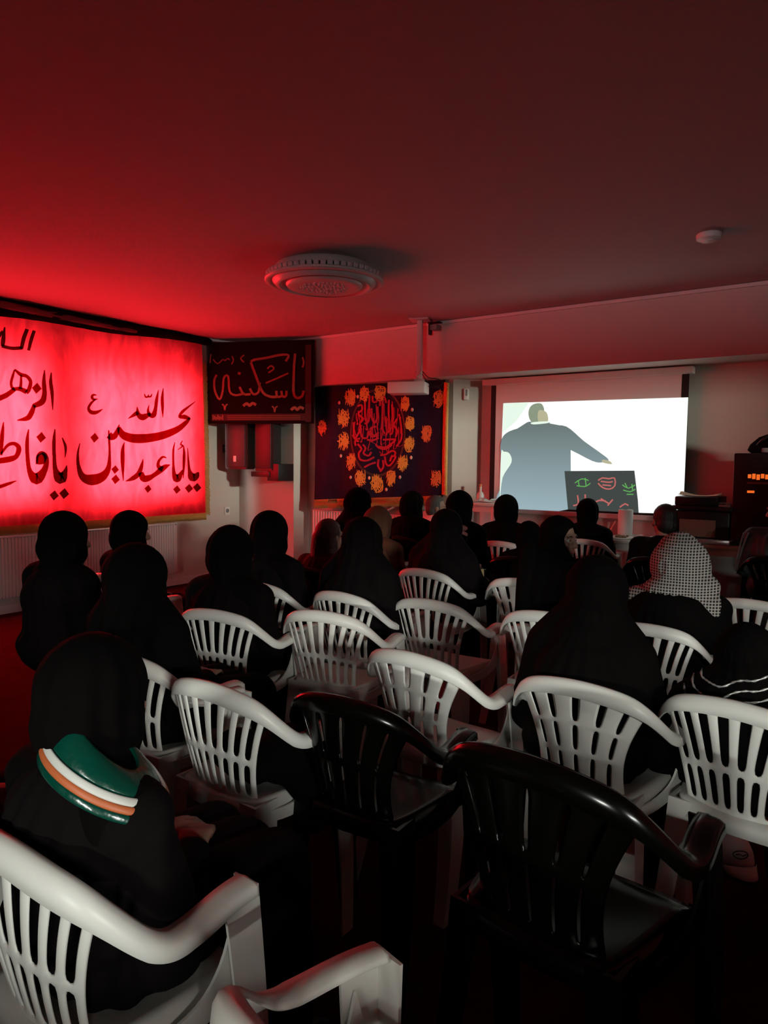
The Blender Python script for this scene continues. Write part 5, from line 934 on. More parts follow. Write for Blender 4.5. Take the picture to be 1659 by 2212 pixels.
for lo, hi in (((-.13, -.08), (.13, -.07)), ((-.13, .07), (.13, .08)), ((-.13, -.08), (-.12, .08)), ((.12, -.08), (.13, .08))):
    box(bm, (*lo, 0), (*hi, .04), .002)
obj('pan', bm, 'foil', t, 'auto')
bm = bmesh.new(); box(bm, (-.145, -.095, .038), (.145, -.078, .042)); box(bm, (-.145, .078, .038), (.145, .095, .042)); obj('rim', bm, 'foil', t, False)

# printer, papers, equipment tower, bag
t = thing('office_printer', 'bulky black office printer on the equipment table right of the screen', 'printer', (-1.13, 6.30, .82))
bm = bmesh.new(); box(bm, (-.20, -.2, 0), (.22, .2, .26), .015); obj('body', bm, 'black', t, 'auto')
bm = bmesh.new(); box(bm, (-.22, -.215, .265), (.24, .21, .30), .008); box(bm, (-.2, -.2, .30), (.13, .2, .375), .012); obj('scanner_lid', bm, 'black', t, 'auto')
bm = bmesh.new(); box(bm, (-.155, -.208, .05), (.12, -.196, .19), .003); obj('front_panel', bm, 'cardboard', t, 'auto')
bm = bmesh.new(); box(bm, (.13, -.19, .30), (.22, -.15, .318), .002); box(bm, (.13, -.19, .325), (.22, -.15, .335), .002); obj('button_strip', bm, 'grey', t, 'auto')
sheet('cream_envelope', 'cream paper folder with curled edge lying on the printer lid', 'paper', (-1.16, 6.26, 1.196), .05, .32, .22, 'kraft', .03)
t = thing('equipment_tower', 'tall black equipment tower with glowing orange display at right edge', 'equipment', (-.70, 6.30, .82))
bm = bmesh.new(); box(bm, (-.2, -.2, 0), (.25, .22, .73), .01); obj('case', bm, 'black', t, 'auto')
bm = bmesh.new()
for k in range(9):
    box(bm, (-.095 + .03 * k, -.206, .535 - .006 * (k % 3)), (-.072 + .03 * k, -.199, .565 + .005 * (k % 2)))
obj('orange_display', bm, 'orange_led', t, False)
bm = bmesh.new(); box(bm, (-.095, -.206, .42), (-.045, -.199, .438)); obj('indicator_light', bm, 'orange_led', t, False)
bm = bmesh.new(); box(bm, (-.1, -.204, .49), (.22, -.199, .505)); obj('face_strip', bm, 'cardboard', t, False)
t = thing('shoulder_bag', 'slumped dark bag lying on top of the equipment tower', 'bag', (-.62, 6.30, 1.55))
bm = bmesh.new()
lathe(bm, [(0, 0), (.14, 0), (.17, .03), (.165, .07), (.13, .12), (.08, .165), (.02, .185), (0, .186)], 28)
for v in bm.verts:
    v.co.x *= 1.25; v.co.x += .05 * v.co.z / .18; v.co += Vector((.01 * math.sin(40 * v.co.y), .008 * math.sin(37 * v.co.x), .008 * math.sin(31 * v.co.x + 20 * v.co.y) if v.co.z > .01 else 0))
obj('body', bm, 'blk3', t)
bm = bmesh.new(); tube(bm, crom([(-.16, -.05, .03), (-.1, -.12, .1), (0, -.13, .17), (.1, -.09, .19), (.18, -.02, .12)], 6), .010, 6); obj('strap', bm, 'black', t)
bm = bmesh.new(); box(bm, (-.09, -.2, .004), (-.02, -.16, .04), .006); obj('tag', bm, 'grey', t, 'auto')
t = tag(obj('folded_paper', (lambda b: (box(b, (-.09, -.04, 0), (.09, .04, .006), .002, Matrix.Rotation(-.5, 4, 'Y')), b)[1])(bmesh.new()), 'paper', None, False),
        'white folded paper tilted up on the radiator below the oval banner', 'paper')
t.location = (-4.40, 6.45 - .05, .92)

# ------------------------------------------------------------------ stacking plastic armchairs
ZT, ZD, CW = 0.8285, 0.689, 0.2384
def rail_points():
    wt, ys, sh, q = 0.8246, .6346, .717, .9747
    c = [(0, -.27 * ys * q, ZT), (.12 * wt * q, -.265 * ys * q, ZT - .008), (.20 * wt * q, -.24 * ys * q, ZT - .034 * sh), (.245 * wt * q, -.195 * ys * q, ZT - .078 * sh),
         (CW * .97, -.12 * ys * q, ZD + .029), (CW, -.05 * ys * q, ZD), (CW * .985, .03, ZD), (CW * .95, .095, ZD + .005), (CW * .93, .15, ZD)]
    return [(-x, y, z) for x, y, z in c[:0:-1]] + c
RAIL = crom(rail_points(), 10)            # top outer edge, left arm end -> right arm end
NR = len(RAIL)
for _ in range(40):                      # the moulding has no sharp kinks
    RAIL = [RAIL[0]] + [.25 * RAIL[i - 1] + .5 * RAIL[i] + .25 * RAIL[i + 1] for i in range(1, NR - 1)] + [RAIL[-1]]
def rail_frame(i):
    a, b = RAIL[max(i - 1, 0)], RAIL[min(i + 1, NR - 1)]
    t = (b - a)[:2]; t = t / (np.linalg.norm(t) + 1e-9)
    return np.array([t[1], -t[0]])       # outward (away from the sitter)
PROF_BACK = [(-.020, -.010), (-.012, -.001), (.0, 0), (.011, -.006), (.018, -.020), (.021, -.045), (.015, -.047), (.011, -.024), (.0, -.012), (-.018, -.016)]
PROF_ARM = [(-.030, -.012), (-.026, -.002), (-.008, .0), (.014, -.004), (.023, -.010), (.025, -.028), (.019, -.030), (.016, -.014), (-.006, -.009), (-.026, -.016)]
def rail_mesh(i0, i1):
    bm = bmesh.new()
    rings = []
    for i in range(i0, i1 + 1):
        p = RAIL[i]; n = rail_frame(i)
        f = min(1, max(0, (abs(i - (NR - 1) / 2) / ((NR - 1) / 2) - .50) / .18))
        ring = []
        for (o1, v1), (o2, v2) in zip(PROF_BACK, PROF_ARM):
            o, v = o1 + (o2 - o1) * f, v1 + (v2 - v1) * f
            ring.append(bm.verts.new((p[0] + n[0] * o, p[1] + n[1] * o, p[2] + v)))
        rings.append(ring)
    for a, b in zip(rings, rings[1:]):
        for k in range(len(a)):
            bm.faces.new((a[k], a[(k + 1) % len(a)], b[(k + 1) % len(a)], b[k]))
    if i0 == 0:
        bm.faces.new(rings[0])
    if i1 == NR - 1:
        bm.faces.new(rings[-1][::-1])
    return bm
MID = (NR - 1) // 2
I_L, I_R = 30, NR - 1 - 30
def back_panel(style):
    """slatted back: slats fan out from the seat up to the rail"""
    def surf(u, v):
        # top follows the rail between its shoulders
        i = MID + u * 27.5
        k = int(math.floor(i)); k = max(0, min(NR - 2, k)); f = i - k
        top = RAIL[k] * (1 - f) + RAIL[k + 1] * f
        n = rail_frame(int(round(i)))
        top = np.array([top[0] + n[0] * .008, top[1] + n[1] * .008, top[2] - .02])
        bot = np.array([u * .135, -.135 + .03 * u * u, .485])
        e = v ** (1.75 if style == 'fan' else 1.45)
        x = bot[0] + (top[0] - bot[0]) * e
        if style != 'fan':
            x += -.02 * math.sin(PI * v) * u
        y = bot[1] + (top[1] - bot[1]) * v - .012 * math.sin(PI * v)
        z = bot[2] + (top[2] - bot[2]) * v
        return (x, y, z)
    if style == 'fan':
        ns, gap = 9, .44
        rows = [(0, .10, 0), (.10, .43, 1), (.43, .485, 0), (.485, .955, 1), (.955, 1.0, 0)]
    elif style == 'ribbed':
        ns, gap = 6, .045
        rows = [(0, .12, 0), (.12, .48, 1), (.48, .54, 0), (.54, .90, 1), (.90, 1.0, 0)]
    else:
        ns, gap = 6, .17
        rows = [(0, .10, 0), (.10, .38, 1), (.38, .42, 0), (.42, .66, 1), (.66, .69, 0), (.69, .95, 1), (.95, 1.0, 0)]
    ub = [-1.0]; kinds = []
    pitch = 2.0 / (ns - gap)
    for k in range(ns):
        ub.append(ub[-1] + pitch * (1 - gap)); kinds.append(0)
        if k < ns - 1:
            ub.append(ub[-1] + pitch * gap); kinds.append(1)
    vb = []; vk = []
    for a, b, hole in rows:
        n = max(1, int(round((b - a) / .09)))
        for q in range(n):
            vb.append(a + (b - a) * q / n); vk.append(hole)
    vb.append(1.0)
    bm = bmesh.new()
    V = [[bm.verts.new(surf(u, v)) for u in ub] for v in vb]
    for j in range(len(vk)):
        for i in range(len(kinds)):
            if kinds[i] and vk[j]:
                continue
            bm.faces.new((V[j][i], V[j][i + 1], V[j + 1][i + 1], V[j + 1][i]))
    return bm
def seat_mesh():
    bm = bmesh.new()
    n, m_ = 14, 12
    def P(u, v):
        w = .155 + (.205 - .155) * v
        y = -.155 + .335 * v
        c = 1 - .10 * abs(u) ** 5 * abs(2 * v - 1) ** 5
        z = .502 - .014 * (1 - u * u) * math.sin(PI * v) - .018 * max(0, v - .85) / .15 + .006 * abs(u)
        return (u * w * c, -.155 + .335 * (.5 + (v - .5) * (1 - .08 * abs(u) ** 4)), z)
    V = [[bm.verts.new(P(-1 + 2 * i / n, j / m_)) for i in range(n + 1)] for j in range(m_ + 1)]
    for j in range(m_):
        for i in range(n):
            bm.faces.new((V[j][i], V[j][i + 1], V[j + 1][i + 1], V[j + 1][i]))
    rim = [V[0][i] for i in range(n + 1)] + [V[j][n] for j in range(1, m_ + 1)] + [V[m_][i] for i in range(n - 1, -1, -1)] + [V[j][0] for j in range(m_ - 1, 0, -1)]
    low = [bm.verts.new((v.co.x * 1.03, .01 + (v.co.y - .01) * 1.03, v.co.z - .045)) for v in rim]
    for i in range(len(rim)):
        k = (i + 1) % len(rim)
        bm.faces.new((rim[i], low[i], low[k], rim[k]))
    return bm
def leg_mesh(top, bot, wt, wb, sx, front):
    """moulded L section that tapers to the floor"""
    bm = bmesh.new()
    rings = []
    for k in range(9):
        f = k / 8
        c = Vector(top).lerp(Vector(bot), f)
        if front:
            c.x += sx * .012 * math.sin(PI * f)
        else:
            c.y += .02 * math.sin(PI * f)
        w = wt + (wb - wt) * f
        d = w * .75
        t_ = .006
        sy = 1 if front else -1
        pr = [(0, 0), (-d, 0), (-d, -t_), (-t_ * 2, -t_ * 1.6), (-t_, -w), (0, -w)]
        rings.append([bm.verts.new((c.x + sx * px, c.y + sy * py, c.z)) for px, py in pr])
    for a, b in zip(rings, rings[1:]):
        for k in range(6):
            bm.faces.new((a[k], a[(k + 1) % 6], b[(k + 1) % 6], b[k]))
    bm.faces.new(rings[0]); bm.faces.new(rings[-1][::-1])
    if front:   # curved web joining the post to the side of the seat
        P = crom([(sx * .228, .105, .63), (sx * .224, .08, .56), (sx * .214, .035, .508), (sx * .19, -.04, .48), (sx * .168, -.12, .48)], 4)
        Q = crom([(sx * .228, .14, .51), (sx * .225, .10, .49), (sx * .214, .04, .462), (sx * .19, -.04, .445), (sx * .168, -.13, .45)], 4)
        va = [(bm.verts.new(p), bm.verts.new(q), bm.verts.new((q[0] - sx * .006, q[1], q[2])), bm.verts.new((p[0] - sx * .006, p[1], p[2]))) for p, q in zip(P, Q)]
        for a, b in zip(va, va[1:]):
            for k in range(4):
                bm.faces.new((a[k], a[(k + 1) % 4], b[(k + 1) % 4], b[k]))
        bm.faces.new(va[0]); bm.faces.new(va[-1][::-1])
    return bm
SHEET = [('SOLIDIFY', dict(thickness=.007, offset=0.0)), ('SUBSURF', dict(levels=1, render_levels=1))]
def make_chair(style, m):
    t = thing('plastic_armchair', '', 'chair')
    obj('backrest', back_panel(style), m, t, True, SHEET)
    obj('top_rail', rail_mesh(I_L, I_R), m, t, True)
    obj('armrest', rail_mesh(0, I_L), m, t, True)
    obj('armrest', rail_mesh(I_R, NR - 1), m, t, True)
    obj('seat', seat_mesh(), m, t, True, [('SOLIDIFY', dict(thickness=.005, offset=0.0))])
    for sx in (-1, 1):
        obj('leg', leg_mesh((sx * .236, .160, ZD - .012), (sx * .235, .195, 0), .08, .05, sx, True), m, t, 'auto')
        obj('leg', leg_mesh((sx * .172, -.155, .505), (sx * .205, -.235, 0), .085, .055, sx, False), m, t, 'auto')
    return t
PROTO = {}
def chair(style, m, x, y, rz, label, group, scale=None):
    key = (style, m)
    if key not in PROTO:
        PROTO[key] = c = make_chair(style, m)
    else:
        c = copy_tree(PROTO[key])
    c.location = (x, y, 0); c.rotation_euler = (0, 0, rz)
    c.scale = scale or (1, 1, 1)
    c['label'] = label
    c['group'] = group
    return c
G1, G2, G3 = 'white slatted armchairs in the rows', 'white wide-slat armchairs', 'dark glossy armchairs'
DSC = (1.05, 1.0, 1.1)
for style, m, x, y, rz, label, g, sc in (
    ('fan', 'white', -1.121, 0.716, -0.004, 'large white slatted chair at bottom left under the person with green collar', G1, None),
    ('fan', 'white', -1.680, 0.600, 0.000, 'white chair at the left edge, only its arm post shows beside the bottom left chair', G1, None),
    ('fan', 'white2', -0.426, 0.658, -0.257, 'white chair nearest the camera, only its left arm shows at the bottom edge', G1, None),
    ('fan', 'white', -1.495, 1.459, -0.017, 'white slatted chair just left of the front dark glossy chair', G1, None),
    ('fan', 'white2', -1.980, 1.500, 0.030, 'white chair half hidden behind the head above the green collar', G1, None),
    ('fan', 'white', -2.267, 2.119, 0.159, 'shaded white slatted chair under the person in front of the corner wall', G1, None),
    ('fan', 'white2', -1.888, 2.376, 0.167, 'empty white slatted chair in the middle with high bright rounded back', G1, None),
    ('fan', 'white', -2.058, 2.758, -0.074, 'white slatted chair directly behind the bright empty middle chair', G1, None),
    ('fan', 'white', -1.639, 2.867, 0.011, 'empty white slatted chair in the centre with its seat visible', G1, None),
    ('fan', 'white', -2.132, 3.632, -0.088, 'white chair tinted red at left, under the person holding a phone', G1, None),
    ('wide', 'white', -1.207, 2.064, -0.091, 'empty white wide-slat chair with pink-lit seat', G2, None),
    ('wide', 'white', -0.658, 2.101, -0.063, 'white wide-slat chair under the black figure right of the pink-lit seat', G2, None),
    ('fan', 'white', -0.238, 2.181, -0.165, 'white many-slatted chair cut by the right edge, cap lying below it', G1, None),
    ('fan', 'white', -0.733, 2.972, 0.127, 'white slatted chair behind the person in checked headcloth', G1, None),
    ('fan', 'white', -1.106, 2.945, 0.029, 'white slatted chair cut diagonally by the black cloak at its right', G1, None),
    ('wide', 'white', -1.548, 3.675, 0.060, 'white chair whose left shoulder shows beside the woman facing right', G2, None),
    ('fan', 'white', -0.461, 3.796, 0.050, 'white chair at right edge level with the checked headcloth shoulders', G1, None),
    ('fan', 'white2', -2.455, 5.283, 0.053, 'pinkish white chair in the far row left of the turned face', G1, None),
    ('fan', 'white2', -1.970, 5.887, 0.037, 'pinkish white chair in the far row right of the turned face', G1, None),
    ('fan', 'white2', -3.094, 4.318, 0.066, 'far white chair whose arm shows beside the tan coat', G1, None),
    ('fan', 'white', -3.407, 2.388, -0.033, 'white chair between the two black headscarves near the left radiator', G1, None),
    ('fan', 'white', -2.600, 2.709, 0.039, 'white chair whose red-lit arm shows behind the bright middle chair, at left', G1, None),
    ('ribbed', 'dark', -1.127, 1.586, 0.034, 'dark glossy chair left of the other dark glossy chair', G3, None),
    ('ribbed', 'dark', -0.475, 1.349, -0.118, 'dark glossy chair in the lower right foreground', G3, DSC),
):
    chair(style, m, x, y, rz, label, g, sc)
HIDDEN = 'dark chairs hidden below the sitters'
# ------------------------------------------------------------------ people: one continuous body, clothing as parts
def caps(bm, p0, p1, r0, r1, n=14):
    """tapered capsule"""
    p0, p1 = Vector(p0), Vector(p1)
    ax = p1 - p0; Lh = ax.length
    q = Vector((0, 0, 1)).rotation_difference(ax) if Lh > 1e-6 else Matrix.Identity(3).to_quaternion()
    rings = []
    prof = [(r0 * math.cos(a), r0 * math.sin(a)) for a in (-1.35, -1.0, -.6, -.25)] + [(r0, 0)] + [(r1, Lh)] + [(r1 * math.cos(a), Lh + r1 * math.sin(a)) for a in (.25, .6, 1.0, 1.35)]
    for r, z in prof:
        rings.append([bm.verts.new(p0 + q @ Vector((r * math.cos(2 * PI * k / n), r * math.sin(2 * PI * k / n), z))) for k in range(n)])
    for a, b in zip(rings, rings[1:]):
        for k in range(n):
            bm.faces.new((a[k], a[(k + 1) % n], b[(k + 1) % n], b[k]))
    bm.faces.new(rings[0][::-1]); bm.faces.new(rings[-1])
def ell(bm, c, r, m=None):
    mm = Matrix.Translation(c) @ (m or Matrix.Identity(4)) @ Matrix.Diagonal((*r, 1))
    bmesh.ops.create_icosphere(bm, subdivisions=3, radius=1.0, matrix=mm)
class Part:
    """collects overlapping volumes and fuses them into one surface"""
    def __init__(s): s.bm = bmesh.new()
    def c(s, *a): caps(s.bm, *a); return s
    def e(s, *a): ell(s.bm, *a); return s
    def head(s, H, items):
        for it in items:
            if it[0] == 'e':
                ell(s.bm, H @ Vector(it[1]), it[2], H.to_3x3().to_4x4())
            else:
                caps(s.bm, H @ Vector(it[1]), H @ Vector(it[2]), it[3], it[4])
    def build(s, name, m, parent, voxel=.009, smooth=4, fold=0.0, cut=None, freq=16, seed=0):
        o = obj(name, s.bm, m, parent, True, [('REMESH', dict(mode='VOXEL', voxel_size=voxel, use_smooth_shade=True)), ('SMOOTH', dict(factor=.5, iterations=smooth))])
        me = o.data
        n = len(me.vertices)
        if fold:
            co = np.empty(n * 3); me.vertices.foreach_get('co', co); co = co.reshape(-1, 3)
            no = np.empty(n * 3); me.vertex_normals.foreach_get('vector', no); no = no.reshape(-1, 3)
            ang = np.arctan2(co[:, 0], co[:, 1])
            d = np.sin(freq * ang + 2.2 * np.sin(7 * co[:, 2] + seed) + 9 * co[:, 2] * np.sin(seed)) * .6 + .5 * np.sin(23 * co[:, 0] + 31 * co[:, 2] + seed) * np.sin(19 * co[:, 1] + seed)
            k = np.clip(np.abs(no[:, 2] - 1), .15, 1)
            co = co + no * (fold * d * k)[:, None]
            me.vertices.foreach_set('co', co.ravel())
        if cut:
            b = bmesh.new(); b.from_mesh(me)
            bmesh.ops.delete(b, geom=[v for v in b.verts if cut(v.co)], context='VERTS')
            for _ in range(10):      # even out the hem of the opening
                nb_ = {}
                for e in b.edges:
                    if e.is_boundary:
                        for q_, w_ in ((0, 1), (1, 0)):
                            nb_.setdefault(e.verts[q_], []).append(e.verts[w_].co.copy())
                for v, l in nb_.items():
                    v.co = v.co * .4 + sum(l, Vector()) * (.6 / len(l))
            b.to_mesh(me); b.free()
        me.polygons.foreach_set('use_smooth', [True] * len(me.polygons))
        me.update()
        return o
HEAD = [('e', (0, -.008, .035), (.073, .092, .094)), ('e', (0, .022, -.045), (.058, .066, .068)), ('c', (0, .05, -.10), (0, .045, -.05), .028, .04),
        ('c', (0, .086, .012), (0, .104, -.028), .010, .0155), ('c', (-.012, .092, -.03), (.012, .092, -.03), .010, .010),
        ('c', (-.036, .082, .028), (.036, .082, .028), .011, .011), ('c', (-.02, .082, -.062), (.02, .082, -.062), .0075, .0075), ('c', (-.016, .081, -.073), (.016, .081, -.073), .008, .008),
        ('e', (-.042, .066, -.02), (.022, .02, .022)), ('e', (.042, .066, -.02), (.022, .02, .022)),
        ('e', (-.076, -.005, .0), (.010, .020, .031)), ('e', (.076, -.005, .0), (.010, .020, .031))]
def head_cap(H, P, r, items):
    P.head(H, items)
def hand(P, w, el, s, mirror, curl=.5, up=Vector((0, 0, 1))):
    """palm and five bent fingers continuing the forearm"""
    w, el = Vector(w), Vector(el)
    d = (w - el).normalized()
    side = d.cross(up).normalized() * mirror
    nrm = side.cross(d).normalized() * mirror
    p1 = w + d * .085 * s
    for k in (-.026, -.009, .009, .026):
        P.c(w + d * .012 * s + side * k * .75 * s, p1 + side * k * s, .015 * s, .0115 * s)
    ln = (.062, .078, .082, .07)
    for k, l in zip((.032, .0108, -.0108, -.032), (ln[3], ln[2], ln[1], ln[0])):
        a = p1 + side * k * s
        b = a + (d * math.cos(curl * .6) - nrm * math.sin(curl * .6) + side * k * 2.5) * l * .5 * s
        c = b + (d * math.cos(curl * 1.7) - nrm * math.sin(curl * 1.7)) * l * .5 * s
        P.c(a, b, .0095 * s, .0085 * s); P.c(b, c, .0085 * s, .007 * s)
    a = w + d * .03 * s + side * .03 * s
    b = a + (d * .7 + side * .75).normalized() * .04 * s
    c = b + (d * .95 + side * .2 - nrm * .2).normalized() * .035 * s
    P.c(a, b, .013 * s, .0105 * s); P.c(b, c, .0105 * s, .0085 * s)
SCREEN = Vector((-2.3, 6.55))
def person(label, x, y, rz, hx, hy, ztop, style, cloth='blk1', scarf='blk1', look=None, tilt=0.0, roll=0.0, skin='skin', arms='lap', wide=1.0, extra=None, seat=.49, opening=0.0, knees=0.0):
    t = thing('person', label, 'person', (x, y, 0), rz, None)
    s = max(.8, min(.97, ztop / 1.22))           # build
    nb = Vector((hx * .72, hy * .72 - .012, ztop - .275 * s))   # base of the neck
    hc = Vector((hx, hy, ztop - .135 * s))
    if look is None:
        d = SCREEN - Vector((x, y)); hyaw = math.atan2(-d.x, d.y) - rz
    else:
        hyaw = look - rz
    hyaw_body = 0.0
    H = Matrix.Translation(hc) @ Matrix.Rotation(hyaw, 4, 'Z') @ Matrix.Rotation(tilt, 4, 'X') @ Matrix.Rotation(roll, 4, 'Y') @ Matrix.Scale(s, 4)
    pel = Vector((0, -.02, seat + .115))
    chest = pel.lerp(nb, .62) + Vector((0, -.012, 0))
    belly = pel.lerp(nb, .3)
    sh = [nb + Vector((sx * .165 * s * min(1, wide), -.005, -.045 * s)) for sx in (-1, 1)]
    if arms == 'phone':
        el = [sh[0] + Vector((-.06, .08, -.22)), sh[1] + Vector((.05, .06, -.19))]
        wr = [Vector((.03, .26, seat + .22)), Vector((.15, .18, seat + .26))]
    elif arms == 'cross':
        el = [sh[0] + Vector((-.06, .05, -.25)), sh[1] + Vector((.06, .05, -.25))]
        wr = [Vector((.05, .20, seat + .22)), Vector((-.05, .24, seat + .19))]
    else:
        el = [sh[0] + Vector((-.055, .02, -.25 * s)), sh[1] + Vector((.055, .02, -.25 * s))]
        wr = [Vector((-.075, .165, seat + .155)), Vector((.075, .165, seat + .155))]
    hip = [Vector((sx * .085, 0, seat + .085)) for sx in (-1, 1)]
    knee = [Vector((sx * .105 + knees, .40 * s + .02, seat + .055)) for sx in (-1, 1)]
    ank = [Vector((sx * .105 + knees, .42 * s, .085)) for sx in (-1, 1)]
    # ---- body
    P = Part()
    P.head(H, HEAD)
    P.c(nb - Vector((0, 0, .04)), hc + Vector((0, -.015, -.05)), .056 * s, .05 * s)
    P.e(chest, (.15 * s, .105 * s, .17 * s)); P.e(belly, (.135 * s, .10 * s, .15 * s)); P.e(pel, (.155 * s, .115 * s, .11 * s))
    P.c(sh[0], sh[1], .06 * s, .06 * s)
    for k in (0, 1):
        P.c(sh[k], el[k], .047 * s, .038 * s); P.c(el[k], wr[k], .037 * s, .025 * s)
        hand(P, wr[k], el[k], s, 1 if k == 0 else -1, .55)
        P.c(hip[k], knee[k], .082 * s, .056 * s); P.c(knee[k], ank[k], .054 * s, .035 * s)
        P.c(ank[k] + Vector((0, -.03, -.04)), ank[k] + Vector((0, .13, -.05)), .033, .03)
    P.build('body', skin, t, .0075, 2)
    # ---- shoes
    for k in (0, 1):
        Q = Part(); Q.c(ank[k] + Vector((0, -.04, -.042)), ank[k] + Vector((0, .15, -.048)), .041, .036); Q.e(ank[k] + Vector((0, -.02, -.02)), (.043, .06, .05))
        Q.build('shoe', 'shoe', t, .009, 2)
    # ---- robe or coat
    Q = Part()
    w = wide
    Q.e(pel, (.185 * s * w, .135 * s, .12)); Q.e(belly, (.165 * s * w, .128 * s, .17 * s)); Q.e(chest, (.178 * s * w, .13 * s, .17 * s))
    Q.c(sh[0], sh[1], .076 * s, .076 * s)
    Q.c(nb - Vector((0, 0, .05)), nb + Vector((0, 0, .0)), .085 * s, .066 * s)
    for k in (0, 1):
        Q.c(sh[k], el[k], .068 * s, .064 * s); Q.c(el[k], el[k].lerp(wr[k], 1.05), .062 * s, .047 * s)
        Q.c(hip[k], knee[k], .115 * s, .085 * s); Q.c(knee[k], ank[k] + Vector((0, 0, .05)), .084 * s, .085 * s)
    Q.c((0, .02, seat + .085), (knees, .40 * s, seat + .055), .10, .08); Q.c((knees, .41 * s, seat + .05), (knees, .42 * s, .16), .08, .075)
    Q.build('robe' if style != 'coat' else 'coat', cloth, t, .0115, 5, .007, None, 15, x * 5)
    # ---- head covering
    cutf = None
    Hi = H.inverted()
    def face_cut(v):
        p = Hi @ v
        return p.y > .045 - opening * 3 and (p.x / (.056 + opening)) ** 2 + ((p.z + .018 + opening) / (.085 + opening * 1.6)) ** 2 < 1
    if style in ('hijab', 'chador', 'robe_hijab', 'check'):
        Q = Part()
        Q.head(H, [('e', (0, -.012, .033), (.101, .112, .114)), ('e', (0, .0, -.03), (.099, .088, .09)), ('e', (0, .006, -.06), (.084, .092, .085)), ('e', (0, -.05, -.02), (.085, .08, .10))])
        Q.c(hc + Vector((0, -.01, -.08)), nb + Vector((0, 0, -.02)), .078 * s, .10 * s)
        drop = .12 if style == 'hijab' else .2
        Q.c(nb + Vector((0, .0, .0)), nb + Vector((0, -.02, -drop)), .10 * s, .125 * s)
        for k in (0, 1):
            Q.c(nb + Vector((0, -.01, -.01)), sh[k].lerp(nb, .12) + Vector((0, -.005, .0)), .09 * s, .079 * s)
        if style == 'check':
            Q.head(H, [('e', (0, -.03, .0), (.125, .125, .135)), ('e', (.03, -.06, -.09), (.13, .10, .08)), ('e', (-.03, -.06, -.11), (.13, .10, .07))])
        Q.build('headcloth' if style == 'check' else 'headscarf', scarf, t, 
                .0085, 3, .0055, face_cut, 11, y * 7)
    if style == 'chador':
        Q = Part()
        Q.head(H, [('e', (0, -.02, .03), (.104, .118, .12)), ('e', (0, -.035, -.06), (.102, .10, .10))])
        for k, sx in ((0, -1), (1, 1)):
            Q.c(hc + Vector((sx * .02, -.03, -.05)), sh[k] + Vector((0, -.01, .012)), .09 * s, .083 * s)
            Q.c(sh[k] + Vector((0, -.01, .01)), el[k] + Vector((sx * .02 * w, -.01, 0)), .085 * s, .08 * s)
            Q.c(el[k] + Vector((sx * .02, -.01, 0)), wr[k] + Vector((sx * .05, -.06, -.03)), .08 * s, .07)
        Q.c(nb + Vector((0, -.02, 0)), chest + Vector((0, -.025, -.1)), .12 * s, .14 * s)
        Q.e(chest + Vector((0, -.02, -.06)), (.205 * s * w, .13 * s, .22))
        Q.build('chador', scarf, t, .0105, 5, .006, face_cut, 13, x * 9)
    if style in ('hair_long', 'hair_short', 'cap', 'coat'):
        Q = Part()
        Q.head(H, [('e', (0, -.014, .042), (.083, .098, .096)), ('e', (0, -.045, -.01), (.074, .066, .075))])
        if style == 'hair_long':
            Q.head(H, [('c', (0, -.06, 0), (0, -.075, -.22), .07, .075), ('c', (-.05, -.03, -.02), (-.07, -.03, -.2), .038, .04), ('c', (.05, -.03, -.02), (.07, -.03, -.2), .038, .04)])
        def hair_cut(v):
            p = Hi @ v
            return p.y > .03 and p.z < .075 and abs(p.x) < .072
        Q.build('hair', scarf, t, .0085, 3, .003, hair_cut, 20, 1)
    if extra:
        extra(t, H, nb, hc, sh, el, wr, s, chest)
    return t
def eyes(t, H, s):
    for sx in (-1, 1):
        bm = bmesh.new(); ell(bm, H @ Vector((sx * .031, .074, .005)), (.0125 * s, .0125 * s, .0115 * s)); e = obj('eye', bm, 'eye', t)
        bm = bmesh.new(); ell(bm, H @ Vector((sx * .031, .0835, .005)), (.0058 * s, .0045 * s, .0058 * s)); obj('iris', bm, 'iris', e)
        bm = bmesh.new(); tube(bm, [H @ Vector((sx * .018, .0935, .026)), H @ Vector((sx * .033, .0925, .031)), H @ Vector((sx * .05, .082, .025))], [.003, .004, .002], 6); obj('eyebrow', bm, 'hair_black', t)
    bm = bmesh.new(); tube(bm, [H @ Vector((-.022, .0865, -.066)), H @ Vector((0, .0915, -.064)), H @ Vector((.022, .0865, -.066))], [.003, .0055, .003], 6); obj('lips', bm, 'lip', t)
M['lip'] = mat('lips', (0.32, 0.10, 0.09), 0.5)

def ex_collar(t, H, nb, hc, sh, el, wr, s, chest):
    """shiny green hood collar with white and orange piping round the shoulders"""
    def ring(name, m, prof, thick=.004):
        bm = bmesh.new(); n = 56; rows = []
        for r, z in prof:
            rows.append([bm.verts.new(nb + Vector((r * .74 * math.cos(a) + .070, r * math.sin(a) * .56 - .012, z * .6 + .04 - .03 * math.sin(a) - .04 * math.cos(a)))) for a in [2 * PI * k / n for k in range(n)]])
        for a, b in zip(rows, rows[1:]):
            for k in range(n):
                bm.faces.new((a[k], a[(k + 1) % n], b[(k + 1) % n], b[k]))
        return obj(name, bm, m, t, True, [('SOLIDIFY', dict(thickness=thick, offset=1.0)), ('SUBSURF', dict(levels=1, render_levels=1))])
    ring('collar', 'green', [(.080, .075), (.098, .07), (.125, .045), (.146, .010)])
    ring('collar_stripe', 'stripe_white', [(.146, .012), (.153, .0), (.158, -.012)], .006)['label'] = 'white stripe'
    ring('collar_stripe', 'stripe_orange', [(.158, -.010), (.163, -.02), (.167, -.032)], .006)['label'] = 'orange stripe'
    ring('collar_edge', 'green', [(.167, -.030), (.172, -.042), (.175, -.056)])
